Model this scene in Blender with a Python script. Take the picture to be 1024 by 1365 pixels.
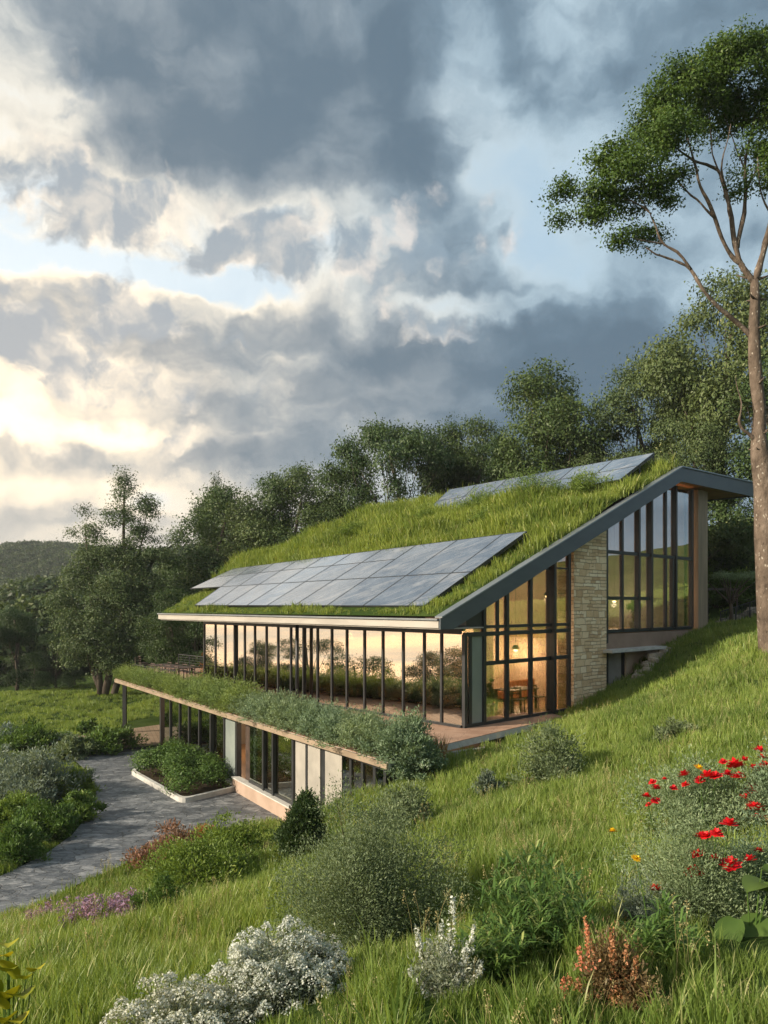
import bpy, math, random
import numpy as np
from mathutils import Matrix, Vector

# ------------------------------------------------------------------ clean
for o in list(bpy.data.objects):
    bpy.data.objects.remove(o, do_unlink=True)
SC = bpy.context.scene
COL = SC.collection

# ------------------------------------------------------------------ camera
F = 997.0          # focal length in photo pixels (photo is 1024 x 1365)
CX, HY = 512.0, 805.0
cam_data = bpy.data.cameras.new('camera')
cam = bpy.data.objects.new('camera', cam_data)
COL.objects.link(cam)
cam.location = (0, 0, 0)
cam.rotation_euler = (math.radians(90), 0, 0)
cam_data.sensor_fit = 'VERTICAL'
cam_data.sensor_height = 36.0
cam_data.sensor_width = 27.0
cam_data.lens = F / 1365.0 * 36.0
cam_data.shift_y = (HY - 682.5) / 1365.0
cam_data.clip_start = 0.05
cam_data.clip_end = 9000.0
SC.camera = cam

# ------------------------------------------------------------------ sun
SUN_AZ = math.radians(-113.0)      # clockwise from +Y (view direction); negative = left
SUN_EL = math.radians(24.0)
sun_dir = Vector((math.sin(SUN_AZ) * math.cos(SUN_EL), math.cos(SUN_AZ) * math.cos(SUN_EL), math.sin(SUN_EL)))
ld = bpy.data.lights.new('sun', 'SUN')
ld.energy = 5.0
ld.angle = math.radians(1.5)
ld.color = (1.0, 0.85, 0.66)
sun = bpy.data.objects.new('sun', ld)
COL.objects.link(sun)
sun.rotation_euler = (-sun_dir).to_track_quat('-Z', 'Y').to_euler()
sun.location = (-60, -30, 60)

SC.view_settings.view_transform = 'Standard'
SC.view_settings.look = 'None'
SC.view_settings.gamma = 1.0
SC.view_settings.exposure = 0.58
SC.cycles.max_bounces = 8
SC.cycles.diffuse_bounces = 3
SC.cycles.glossy_bounces = 3
SC.cycles.transmission_bounces = 6
SC.cycles.transparent_max_bounces = 12
SC.cycles.volume_bounces = 0
SC.cycles.sample_clamp_indirect = 4.0
SC.cycles.caustics_reflective = False
SC.cycles.caustics_refractive = False
SC.cycles.use_denoising = True


# ------------------------------------------------------------------ node helper
class NT:
    def __init__(self, tree):
        self.t = tree; self.n = tree.nodes; self.l = tree.links
        self.n.clear()
    def node(self, typ, **kw):
        n = self.n.new(typ)
        for k, v in kw.items():
            setattr(n, k, v)
        return n
    def put(self, sock, v):
        if v is None:
            return
        if isinstance(v, bpy.types.NodeSocket):
            self.l.new(v, sock)
        else:
            if isinstance(v, tuple) and len(v) == 3 and sock.type == 'RGBA':
                v = (*v, 1.0)
            sock.default_value = v
    def m(self, op, a, b=None, c=None, clamp=False):
        n = self.node('ShaderNodeMath', operation=op, use_clamp=clamp)
        self.put(n.inputs[0], a); self.put(n.inputs[1], b); self.put(n.inputs[2], c)
        return n.outputs[0]
    def vm(self, op, a, b=None, scale=None):
        n = self.node('ShaderNodeVectorMath', operation=op)
        self.put(n.inputs[0], a); self.put(n.inputs[1], b)
        if scale is not None:
            self.put(n.inputs['Scale'], scale)
        return n.outputs['Value'] if op in ('LENGTH', 'DOT_PRODUCT', 'DISTANCE') else n.outputs[0]
    def comb(self, x, y, z=0.0):
        n = self.node('ShaderNodeCombineXYZ')
        self.put(n.inputs[0], x); self.put(n.inputs[1], y); self.put(n.inputs[2], z)
        return n.outputs[0]
    def sep(self, v):
        n = self.node('ShaderNodeSeparateXYZ'); self.put(n.inputs[0], v)
        return n.outputs
    def noise(self, vec, scale, detail=4.0, rough=0.55, dist=0.0, col=False, lac=2.0):
        n = self.node('ShaderNodeTexNoise')
        self.put(n.inputs['Vector'], vec); n.inputs['Scale'].default_value = scale
        n.inputs['Detail'].default_value = detail; n.inputs['Roughness'].default_value = rough
        n.inputs['Distortion'].default_value = dist; n.inputs['Lacunarity'].default_value = lac
        return n.outputs['Color'] if col else n.outputs['Fac']
    def ss(self, v, lo, hi, a=0.0, b=1.0):
        n = self.node('ShaderNodeMapRange', interpolation_type='SMOOTHSTEP')
        self.put(n.inputs['Value'], v); self.put(n.inputs['From Min'], lo); self.put(n.inputs['From Max'], hi)
        self.put(n.inputs['To Min'], a); self.put(n.inputs['To Max'], b)
        return n.outputs[0]
    def mix(self, f, a, b, mode='MIX'):
        n = self.node('ShaderNodeMix', data_type='RGBA', blend_type=mode)
        self.put(n.inputs[0], f); self.put(n.inputs[6], a); self.put(n.inputs[7], b)
        return n.outputs[2]
    def ramp(self, f, stops, interp='LINEAR'):
        n = self.node('ShaderNodeValToRGB'); n.color_ramp.interpolation = interp
        e = n.color_ramp.elements
        while len(e) < len(stops):
            e.new(0.5)
        for i, (p, c) in enumerate(stops):
            e[i].position = p; e[i].color = (*c, 1.0)
        self.put(n.inputs[0], f)
        return n.outputs[0]


# ------------------------------------------------------------------ world: nishita sky + cloud deck
world = bpy.data.worlds.new('World')
SC.world = world
world.use_nodes = True
W = NT(world.node_tree)
gen = W.node('ShaderNodeTexCoord').outputs['Generated']
dx, dy, dz = W.sep(W.vm('NORMALIZE', gen))
DEG = 57.2958
AZ = W.m('MULTIPLY', W.m('ARCTAN2', dx, dy), DEG)
EL = W.m('MULTIPLY', W.m('ARCSINE', dz), DEG)
AE = W.comb(AZ, EL, 0.0)

def ae(px, py):
    a = math.atan((px - CX) / F)
    e = math.atan((HY - py) / F * math.cos(a))
    return math.degrees(a), math.degrees(e)

# gently turbulent direction coordinates so that cloud outlines billow
warp1 = W.vm('SUBTRACT', W.noise(AE, 0.085, 3.0, 0.5, col=True), (0.5, 0.5, 0.5))
warp2 = W.vm('SUBTRACT', W.noise(AE, 0.42, 5.0, 0.55, col=True), (0.5, 0.5, 0.5))
AEw = W.vm('ADD', AE, W.vm('ADD', W.vm('SCALE', warp1, scale=6.0), W.vm('SCALE', warp2, scale=2.6)))

def blob(px, py, rx, ry, amp, rot=0.0, src=None, hard=False):
    a, e = ae(px, py)
    d = W.vm('SUBTRACT', src or AEw, (a, e, 0.0))
    if rot:
        r = W.node('ShaderNodeVectorRotate', rotation_type='Z_AXIS')
        W.put(r.inputs['Vector'], d); r.inputs['Angle'].default_value = math.radians(rot)
        d = r.outputs[0]
    k = 0.0575 * 0.86
    d = W.vm('MULTIPLY', d, (1 / (rx * k), 1 / (ry * k), 0.0))
    L = W.vm('LENGTH', d)
    return W.ss(L, 0.35, 1.25, amp, 0.0)

def add(*xs):
    r = xs[0]
    for x in xs[1:]:
        r = W.m('ADD', r, x)
    return r

# --- high deck thickness T (0 = clear, 1 = very thick)
n_big = W.noise(W.vm('ADD', AEw, (13.0, 4.0, 0)), 0.075, 5.0, 0.55)
n_fine = W.noise(AEw, 0.28, 8.0, 0.54)
n_mid = W.noise(W.vm('MULTIPLY', AEw, (0.8, 1.7, 1.0)), 0.15, 8.0, 0.52, 0.25)
T = add(0.46,
        W.m('MULTIPLY', W.m('SUBTRACT', n_big, 0.5), 0.8),
        W.m('MULTIPLY', W.m('SUBTRACT', n_mid, 0.5), 1.15),
        W.m('MULTIPLY', W.m('SUBTRACT', n_fine, 0.5), 0.35),
        blob(380, 50, 470, 190, 0.36),
        blob(230, 215, 210, 110, 0.22),
        blob(470, 180, 160, 150, 0.22),
        blob(60, 20, 240, 60, 0.20),
        blob(930, 20, 260, 90, 0.22),
        blob(530, 330, 200, 75, 0.16, -12),
        blob(20, 130, 120, 140, -0.34),
        blob(130, 285, 280, 66, -0.36, -4),
        blob(400, 330, 220, 64, -0.5, -10),
        blob(245, 372, 170, 30, -0.6, 4),
        blob(30, 335, 120, 36, -0.45),
        blob(650, 170, 80, 230, -0.36, -28),
        blob(760, 60, 60, 150, -0.20, -30),
        blob(760, 300, 90, 90, -0.16),
        blob(640, 405, 130, 20, -0.4, 0),
        blob(820, 500, 480, 150, 0.50),
        blob(430, 470, 240, 70, 0.24),
        blob(60, 450, 260, 60, 0.25),
        blob(930, 370, 240, 46, -0.20),
        blob(450, 590, 260, 70, 0.14),
        blob(180, 610, 300, 26, 0.18),
        blob(60, 575, 260, 24, -0.35),
        blob(140, 660, 300, 24, -0.25),
        )
# --- cumulus bank (crisper edges)
C = add(-0.78,
        W.m('MULTIPLY', W.m('SUBTRACT', n_fine, 0.5), 2.9),
        blob(90, 425, 190, 74, 1.15, -8),
        blob(270, 445, 150, 40, 0.72, 0),
        blob(110, 512, 240, 44, 1.05, 6),
        blob(350, 525, 80, 26, 0.72),
        blob(600, 300, 95, 95, 0.80, 20),
        blob(545, 430, 110, 44, 0.66),
        blob(620, 432, 60, 24, 0.6),
        blob(690, 320, 40, 40, 0.62),
        blob(685, 415, 36, 16, 0.62),
        blob(180, 595, 190, 30, 0.66),
        blob(20, 600, 90, 24, 0.6),
        blob(60, 250, 160, 70, 0.9),
        blob(260, 300, 210, 64, 1.0),
        blob(440, 345, 190, 64, 0.95),
        blob(40, 110, 110, 90, 0.6),
        )
# the same cumulus density sampled a little toward the light gives the rims
nf2 = W.noise(AEw, 0.30, 4.0, 0.5)
nf2s = W.noise(W.vm('ADD', AEw, (-0.9, 1.5, 0.0)), 0.30, 4.0, 0.5)
rim = W.ss(W.m('SUBTRACT', nf2, nf2s), -0.10, 0.24)

# warmth: strong to the left / low, none to the right
wz = W.m('ADD', AZ, W.m('MULTIPLY', W.m('SUBTRACT', n_big, 0.5), 34.0))
warm = W.m('MULTIPLY', W.ss(wz, 17.0, -26.0), W.ss(EL, 40.0, 14.0, 0.35, 1.0))
# clear air colour from the Nishita sky
sky = W.node('ShaderNodeTexSky', sky_type='NISHITA', sun_disc=False)
sky.sun_elevation = SUN_EL
sky.sun_rotation = SUN_AZ
sky.air_density = 1.0; sky.dust_density = 2.0; sky.ozone_density = 1.0
clear = W.vm('SCALE', sky.outputs[0], scale=0.10)
veil = W.mix(warm, (0.34, 0.46, 0.55), (0.74, 0.79, 0.80))
clear = W.mix(0.84, clear, veil)

thin_c = W.mix(warm, (0.35, 0.45, 0.52), (1.02, 0.84, 0.60))
mid_c = W.mix(warm, (0.155, 0.225, 0.285), (0.42, 0.40, 0.37))
thick_c = W.mix(warm, (0.085, 0.13, 0.175), (0.15, 0.185, 0.215))
deck = W.mix(W.ss(T, 0.12, 0.72), thin_c, mid_c)
deck = W.mix(W.ss(T, 0.45, 1.05), deck, thick_c)
col = W.mix(W.ss(T, -0.16, 0.36), clear, deck)
# cumulus on top
cum_shade = W.mix(warm, (0.19, 0.26, 0.32), (0.34, 0.35, 0.36))
cum_lit = W.mix(warm, (0.66, 0.60, 0.56), (1.12, 0.93, 0.68))
cedge = W.ss(C, 0.75, -0.1)
litf = W.m('MULTIPLY', rim, W.m('ADD', 0.35, W.m('MULTIPLY', cedge, 0.65)))
cum = W.mix(litf, cum_shade, cum_lit)
col = W.mix(W.ss(C, -0.18, 0.50), col, cum)
# horizon: warm luminous haze on the left, blue-grey to the right
hz = W.mix(W.ss(wz, 12.0, -24.0), (0.17, 0.235, 0.285), (0.60, 0.545, 0.46))
hband = W.m('ADD', EL, W.m('MULTIPLY', W.m('SUBTRACT', n_mid, 0.5), 9.0))
col = W.mix(W.m('MULTIPLY', W.ss(hband, 12.0, 1.0), 0.85), col, hz)
# broad glow round the low sun, well out of frame to the left
sd = W.vm('DOT_PRODUCT', W.vm('NORMALIZE', gen), (math.sin(math.radians(-84)), math.cos(math.radians(-84)), 0.03))
glow = W.m('POWER', W.m('MAXIMUM', sd, 0.0), 13.0)
streak = W.noise(W.vm('MULTIPLY', AE, (0.035, 0.42, 1.0)), 1.0, 6.0, 0.6, 0.3)
col = W.mix(W.m('MULTIPLY', glow, W.ss(streak, 0.34, 0.64, 0.12, 0.95)), col, (2.0, 1.22, 0.64))
bg = W.node('ShaderNodeBackground')
W.put(bg.inputs[0], col); bg.inputs[1].default_value = 1.0
wo = W.node('ShaderNodeOutputWorld')
W.l.new(bg.outputs[0], wo.inputs[0])


# ================================================================== helpers
rng = np.random.default_rng(7)

def tag(o, label=None, cat=None, group=None, kind=None):
    if label: o['label'] = label
    if cat: o['category'] = cat
    if group: o['group'] = group
    if kind: o['kind'] = kind
    return o

def empty(name, loc=(0, 0, 0), rz=0.0, label=None, cat=None, group=None):
    e = bpy.data.objects.new(name, None)
    e.empty_display_size = 0.3
    e.location = loc
    e.rotation_euler = (0, 0, rz)
    COL.objects.link(e)
    return tag(e, label, cat, group)

def root_matrix(o):
    return Matrix.LocRotScale(o.location, o.rotation_euler, o.scale)

def link(me, name, mat=None, parent=None, world=False):
    """one mesh object; world=True means the mesh is in world coordinates and must stay there"""
    o = bpy.data.objects.new(name, me)
    COL.objects.link(o)
    if mat is not None and not me.materials:
        me.materials.append(mat)
    if parent is not None:
        o.parent = parent
        if world:
            top = parent
            while top.parent: top = top.parent
            if parent is top:
                o.matrix_parent_inverse = root_matrix(top).inverted()
            else:                        # parent is itself a world-space part: its own matrix is identity
                o.matrix_parent_inverse = Matrix.Identity(4)
    return o

def np_mesh(name, V, Q=None, T=None, attrs=None, smooth=False):
    """fast mesh from numpy arrays of quads and/or triangles"""
    me = bpy.data.meshes.new(name)
    V = np.asarray(V, np.float32)
    me.vertices.add(len(V)); me.vertices.foreach_set('co', V.ravel())
    loops = []; starts = []; tot = []
    pos = 0
    for arr, k in ((Q, 4), (T, 3)):
        if arr is not None and len(arr):
            arr = np.asarray(arr, np.int32)
            loops.append(arr.ravel())
            starts.append(pos + np.arange(len(arr), dtype=np.int32) * k)
            tot.append(np.full(len(arr), k, np.int32))
            pos += arr.size
    loops = np.concatenate(loops); starts = np.concatenate(starts)
    me.loops.add(len(loops)); me.loops.foreach_set('vertex_index', loops)
    me.polygons.add(len(starts)); me.polygons.foreach_set('loop_start', starts)
    me.update(calc_edges=True)
    if attrs:
        for k, a in attrs.items():
            at = me.attributes.new(k, 'FLOAT', 'POINT')
            at.data.foreach_set('value', np.asarray(a, np.float32))
    if smooth:
        me.polygons.foreach_set('use_smooth', np.ones(len(starts), bool))
    me.validate()
    return me

class MB:
    def __init__(self):
        self.v = []; self.f = []
    def quad(self, a, b, c, d):
        n = len(self.v); self.v += [a, b, c, d]; self.f.append((n, n + 1, n + 2, n + 3)); return self
    def poly(self, pts):
        n = len(self.v); self.v += list(pts); self.f.append(tuple(range(n, n + len(pts)))); return self
    def hexa(self, p):
        """8 points: bottom ring 0-3, top ring 4-7"""
        n = len(self.v); self.v += [tuple(q) for q in p]
        for f in ((3, 2, 1, 0), (4, 5, 6, 7), (0, 1, 5, 4), (1, 2, 6, 5), (2, 3, 7, 6), (3, 0, 4, 7)):
            self.f.append(tuple(n + i for i in f))
        return self
    def prism(self, base, top):
        n = len(self.v); k = len(base); self.v += [tuple(q) for q in base] + [tuple(q) for q in top]
        self.f.append(tuple(n + i for i in reversed(range(k)))); self.f.append(tuple(n + k + i for i in range(k)))
        for i in range(k):
            j = (i + 1) % k
            self.f.append((n + i, n + j, n + k + j, n + k + i))
        return self
    def box(self, x0, x1, y0, y1, z0, z1, fn=None):
        p = [(x0, y0, z0), (x1, y0, z0), (x1, y1, z0), (x0, y1, z0), (x0, y0, z1), (x1, y0, z1), (x1, y1, z1), (x0, y1, z1)]
        if fn: p = [fn(*q) for q in p]
        return self.hexa(p)
    def bar(self, a, b, w, d=None, up=(0, 0, 1)):
        """rectangular bar from a to b"""
        a = Vector(a); b = Vector(b); t = (b - a).normalized()
        d = d or w
        s = t.cross(Vector(up))
        if s.length < 1e-4: s = t.cross(Vector((1, 0, 0)))
        s.normalize(); n = s.cross(t).normalized()
        s = s * w / 2; n = n * d / 2
        return self.hexa([a - s - n, a + s - n, a + s + n, a - s + n, b - s - n, b + s - n, b + s + n, b - s + n])
    def tube(self, pts, radii, seg=8):
        pts = [Vector(p) for p in pts]; n0 = len(self.v)
        t0 = (pts[1] - pts[0]).normalized()
        side = t0.cross(Vector((0.3, 0.9, 0.1))).normalized()
        for i, p in enumerate(pts):
            t = (pts[min(i + 1, len(pts) - 1)] - pts[max(i - 1, 0)]).normalized()
            side = (side - t * side.dot(t)).normalized(); n = t.cross(side)
            for k in range(seg):
                a = 2 * math.pi * k / seg
                self.v.append(tuple(p + (side * math.cos(a) + n * math.sin(a)) * radii[i]))
        for i in range(len(pts) - 1):
            for k in range(seg):
                a = n0 + i * seg + k; b = n0 + i * seg + (k + 1) % seg
                self.f.append((a, b, b + seg, a + seg))
        self.f.append(tuple(n0 + k for k in reversed(range(seg))))
        m = n0 + (len(pts) - 1) * seg
        self.f.append(tuple(m + k for k in range(seg)))
        return self
    def mesh(self, name, smooth=False):
        me = bpy.data.meshes.new(name)
        me.from_pydata([tuple(p) for p in self.v], [], self.f)
        if smooth:
            me.polygons.foreach_set('use_smooth', np.ones(len(me.polygons), bool))
        me.update()
        return me
    def build(self, name, mat, parent=None, world=False, smooth=False, bevel=0.0):
        o = link(self.mesh(name, smooth), name, mat, parent, world)
        if bevel:
            b = o.modifiers.new('bevel', 'BEVEL'); b.width = bevel; b.segments = 2; b.limit_method = 'ANGLE'
        return o

def copy_tree(o, parent=None):
    c = o.copy(); COL.objects.link(c)
    if parent is not None: c.parent = parent
    for ch in [x for x in COL.objects if x.parent == o]:
        copy_tree(ch, c)
    return c

# ================================================================== materials
def new_mat(name):
    m = bpy.data.materials.new(name); m.use_nodes = True
    t = NT(m.node_tree)
    out = t.node('ShaderNodeOutputMaterial')
    return m, t, out

def principled(t, color, rough=0.6, metal=0.0, spec=0.5, normal=None):
    p = t.node('ShaderNodeBsdfPrincipled')
    t.put(p.inputs['Base Color'], color); t.put(p.inputs['Roughness'], rough)
    t.put(p.inputs['Metallic'], metal); p.inputs['Specular IOR Level'].default_value = spec
    if normal is not None: t.put(p.inputs['Normal'], normal)
    return p

def bump(t, h, strength=0.3, dist=0.02):
    b = t.node('ShaderNodeBump'); b.inputs['Strength'].default_value = strength
    b.inputs['Distance'].default_value = dist; t.put(b.inputs['Height'], h)
    return b.outputs[0]

def basic(name, c1, c2=None, rough=0.6, metal=0.0, scale=3.0, bmp=0.0, spec=0.5, detail=6.0, stretch=(1, 1, 1)):
    m, t, out = new_mat(name)
    pos = t.vm('MULTIPLY', t.node('ShaderNodeTexCoord').outputs['Object'], stretch)
    n = t.noise(pos, scale, detail, 0.6)
    c = t.mix(t.ss(n, 0.3, 0.7), c1, c2 or c1)
    r = t.m('ADD', rough - 0.08, t.m('MULTIPLY', n, 0.16))
    nm = bump(t, t.noise(pos, scale * 6, 5.0, 0.6), bmp, 0.01) if bmp else None
    p = principled(t, c, r, metal, spec, nm)
    t.l.new(p.outputs[0], out.inputs[0])
    return m

def leaf_mat(name, c_lo, c_hi, c_alt=None, trans=0.28, rough=0.5, scale=0.6, spec=0.25):
    """foliage: per-leaf random tint plus slow clump-sized variation"""
    m, t, out = new_mat(name)
    a = t.node('ShaderNodeAttribute', attribute_name='rnd', attribute_type='GEOMETRY').outputs['Fac']
    oi = t.node('ShaderNodeObjectInfo').outputs['Random']
    pos = t.node('ShaderNodeTexCoord').outputs['Object']
    n = t.noise(pos, scale, 3.0, 0.5)
    f = t.m('ADD', t.m('MULTIPLY', a, 0.55), t.m('MULTIPLY', t.ss(n, 0.3, 0.7), 0.45))
    c = t.mix(f, c_lo, c_hi)
    if c_alt: c = t.mix(t.ss(a, 0.80, 0.98), c, c_alt)
    c = t.mix(0.5, c, t.vm('MULTIPLY', c, t.vm('ADD', t.comb(t.m('MULTIPLY', oi, 0.5), t.m('MULTIPLY', oi, 0.3), 0.0), (0.75, 0.85, 0.9))))
    p = principled(t, c, rough, 0.0, spec)
    tr = t.node('ShaderNodeBsdfTranslucent')
    t.put(tr.inputs[0], t.vm('MULTIPLY', c, (1.25, 1.15, 0.55)))
    mx = t.node('ShaderNodeMixShader'); mx.inputs[0].default_value = trans
    t.l.new(p.outputs[0], mx.inputs[1]); t.l.new(tr.outputs[0], mx.inputs[2])
    t.l.new(mx.outputs[0], out.inputs[0])
    return m

def glass_mat(name, refl=0.35, tint=(0.75, 0.8, 0.78), rcol=(1, 1, 1), rough=0.0, wavy=0.004):
    """coated architectural glass: mirror-like coat over see-through pane, stronger toward grazing"""
    m, t, out = new_mat(name)
    pos = t.node('ShaderNodeTexCoord').outputs['Object']
    nm = bump(t, t.noise(pos, 0.55, 1.0, 0.4), 0.25, wavy)
    fr = t.node('ShaderNodeLayerWeight'); fr.inputs[0].default_value = 0.35
    f = t.m('ADD', refl, t.m('MULTIPLY', fr.outputs['Facing'], 0.30), clamp=True)
    g = t.node('ShaderNodeBsdfGlossy'); g.inputs['Roughness'].default_value = rough; t.put(g.inputs[0], rcol); t.put(g.inputs['Normal'], nm)
    tr = t.node('ShaderNodeBsdfTransparent'); t.put(tr.inputs[0], tint)
    mx = t.node('ShaderNodeMixShader'); t.put(mx.inputs[0], f)
    t.l.new(tr.outputs[0], mx.inputs[1]); t.l.new(g.outputs[0], mx.inputs[2])
    t.l.new(mx.outputs[0], out.inputs[0])
    return m

M = {}
M['metal_dark'] = basic('metal_dark', (0.018, 0.021, 0.024), (0.03, 0.033, 0.036), 0.42, 0.0, 2.0)
M['fascia_dark'] = basic('fascia_dark', (0.075, 0.092, 0.11), (0.10, 0.12, 0.138), 0.45, 0.35, 0.8, 0.02, stretch=(1, 1, 3))
M['fascia_cap'] = basic('fascia_cap', (0.20, 0.23, 0.26), (0.25, 0.28, 0.30), 0.38, 0.5, 1.2)
M['fascia_beige'] = basic('fascia_beige', (0.33, 0.31, 0.28), (0.42, 0.40, 0.36), 0.5, 0.0, 0.7, 0.03, stretch=(1, 1, 4))
M['terrace_fascia'] = basic('terrace_fascia', (0.22, 0.17, 0.12), (0.32, 0.25, 0.18), 0.6, 0.0, 1.5, 0.05)
M['plaster'] = basic('plaster', (0.27, 0.26, 0.235), (0.36, 0.345, 0.31), 0.8, 0.0, 1.3, 0.1)
M['plinth'] = basic('plinth', (0.34, 0.25, 0.19), (0.44, 0.33, 0.26), 0.75, 0.0, 1.3, 0.1)
M['kerb'] = basic('kerb', (0.42, 0.42, 0.40), (0.55, 0.55, 0.52), 0.75, 0.0, 3.0, 0.2)
M['timber'] = basic('timber', (0.36, 0.16, 0.07), (0.52, 0.26, 0.12), 0.5, 0.0, 1.5, 0.1, stretch=(1, 1, 1))
M['post_wood'] = basic('post_wood', (0.20, 0.15, 0.10), (0.30, 0.23, 0.16), 0.7, 0.0, 1.0, 0.3, stretch=(4, 4, 0.6))
M['spandrel'] = basic('spandrel', (0.22, 0.15, 0.11), (0.30, 0.21, 0.16), 0.7, 0.0, 1.0, 0.1)
M['int_wall'] = basic('int_wall', (0.50, 0.39, 0.30), (0.62, 0.50, 0.39), 0.85, 0.0, 0.8)
M['int_floor'] = basic('int_floor', (0.28, 0.17, 0.09), (0.36, 0.23, 0.13), 0.4, 0.0, 1.4)
M['int_ceiling'] = basic('int_ceiling', (0.36, 0.24, 0.14), (0.46, 0.32, 0.2), 0.7, 0.0, 1.0)
M['frosted'] = basic('frosted', (0.20, 0.24, 0.23), (0.28, 0.32, 0.30), 0.25, 0.0, 0.6)
M['cushion'] = basic('cushion', (0.35, 0.12, 0.05), (0.45, 0.2, 0.1), 0.9, 0.0, 8.0)
M['furn_dark'] = basic('furn_dark', (0.035, 0.025, 0.02), (0.07, 0.045, 0.035), 0.55, 0.0, 4.0)
M['white_paint'] = basic('white_paint', (0.6, 0.58, 0.54), (0.7, 0.68, 0.64), 0.5, 0.0, 4.0)
M['bark'] = basic('bark', (0.055, 0.045, 0.036), (0.13, 0.11, 0.09), 0.9, 0.0, 2.6, 0.8, 0.1, 8.0, (1, 1, 0.35))
M['bark_hero'] = basic('bark_hero', (0.085, 0.062, 0.045), (0.25, 0.19, 0.14), 0.85, 0.0, 2.6, 1.0, 0.1, 9.0, (1, 1, 0.6))
def bark_spotted():
    m, t, out = new_mat('bark_spotted')
    pos = t.vm('MULTIPLY', t.node('ShaderNodeTexCoord').outputs['Object'], (1, 1, .55))
    n = t.noise(pos, 2.4, 8.0, .65); n2 = t.noise(pos, 11.0, 8.0, .7)
    vo = t.node('ShaderNodeTexVoronoi', feature='F1'); t.put(vo.inputs['Vector'], t.vm('ADD', pos, t.vm('SCALE', t.noise(pos, 6, 3, .5, col=True), scale=.15))); vo.inputs['Scale'].default_value = 9.0
    c = t.ramp(n, [(.3, (.060, .047, .038)), (.5, (.13, .102, .08)), (.7, (.22, .178, .145))])
    c = t.mix(t.ss(vo.outputs['Distance'], .22, .10), c, (.36, .33, .28))
    c = t.mix(t.ss(n2, .56, .70), c, (.045, .036, .028))
    h = t.m('ADD', t.m('MULTIPLY', n2, 1.0), t.m('MULTIPLY', vo.outputs['Distance'], .5))
    p = principled(t, c, .9, 0, .15, bump(t, h, 1.0, .05)); t.l.new(p.outputs[0], out.inputs[0]); return m
M['bark_hero'] = bark_spotted()
M['soil'] = basic('soil', (0.035, 0.028, 0.018), (0.06, 0.045, 0.03), 0.95, 0.0, 3.0, 0.5, 0.1)
M['stem'] = basic('stem', (0.05, 0.06, 0.02), (0.09, 0.085, 0.04), 0.8, 0.0, 6.0, 0, 0.1)
M['glass_long'] = glass_mat('glass_long', 0.62, (0.50, 0.48, 0.40), (1.0, 0.95, 0.84))
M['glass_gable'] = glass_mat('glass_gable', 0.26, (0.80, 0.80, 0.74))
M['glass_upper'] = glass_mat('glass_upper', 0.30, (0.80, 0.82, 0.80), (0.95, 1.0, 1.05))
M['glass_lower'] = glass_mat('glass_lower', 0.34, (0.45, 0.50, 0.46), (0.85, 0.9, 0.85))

def lamp_mat():
    m, t, out = new_mat('lamp_glow')
    e = t.node('ShaderNodeEmission'); t.put(e.inputs[0], (1.0, 0.62, 0.28)); e.inputs[1].default_value = 9.0
    t.l.new(e.outputs[0], out.inputs[0]); return m
M['lamp'] = lamp_mat()

def stone_mat():
    """coursed, roughly squared limestone"""
    m, t, out = new_mat('limestone')
    uv = t.node('ShaderNodeAttribute', attribute_name='uvw', attribute_type='GEOMETRY').outputs['Vector']
    wob = t.vm('SUBTRACT', t.noise(uv, 1.7, 3.0, 0.5, col=True), (0.5, 0.5, 0.5))
    p = t.vm('ADD', uv, t.vm('MULTIPLY', wob, (0.30, 0.11, 0.1)))
    def brick(w, h, off, sq):
        b = t.node('ShaderNodeTexBrick'); b.offset = off; b.squash = sq; b.squash_frequency = 3; b.offset_frequency = 2
        t.put(b.inputs['Vector'], p)
        b.inputs['Color1'].default_value = (0, 0, 0, 1); b.inputs['Color2'].default_value = (1, 1, 1, 1)
        b.inputs['Mortar'].default_value = (0.5, 0.5, 0.5, 1)
        b.inputs['Scale'].default_value = 1.0; b.inputs['Mortar Size'].default_value = 0.012
        b.inputs['Mortar Smooth'].default_value = 0.3
        b.inputs['Brick Width'].default_value = w; b.inputs['Row Height'].default_value = h
        return b.outputs
    ba = brick(0.58, 0.125, 0.37, 0.6); bb = brick(0.42, 0.25, 0.41, 1.4)
    msk = t.ss(t.noise(t.vm('MULTIPLY', uv, (.8, 1.6, 1)), 1.1, 2.0, .5), 0.53, 0.535)
    b1 = {'Fac': t.m('ADD', t.m('MULTIPLY', ba['Fac'], t.m('SUBTRACT', 1.0, msk)), t.m('MULTIPLY', bb['Fac'], msk))}
    v = t.sep(t.mix(msk, ba['Color'], bb['Color']))[0]
    nz = t.noise(uv, 5.0, 7.0, 0.65)
    c = t.ramp(t.m('ADD', t.m('MULTIPLY', v, 0.65), t.m('MULTIPLY', nz, 0.45)),
               [(0.10, (0.42, 0.27, 0.15)), (0.38, (0.66, 0.48, 0.29)), (0.62, (0.78, 0.61, 0.40)), (0.9, (0.88, 0.76, 0.56))])
    c = t.mix(t.m('MULTIPLY', b1['Fac'], .8), c, (0.28, 0.21, 0.14))
    h = t.m('SUBTRACT', t.m('ADD', t.m('MULTIPLY', nz, 0.55), t.m('MULTIPLY', v, 0.45)), t.m('MULTIPLY', b1['Fac'], 1.4))
    pr = principled(t, c, 0.85, 0, 0.25, bump(t, h, 0.9, 0.035))
    t.l.new(pr.outputs[0], out.inputs[0]); return m
M['stone'] = stone_mat()

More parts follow.
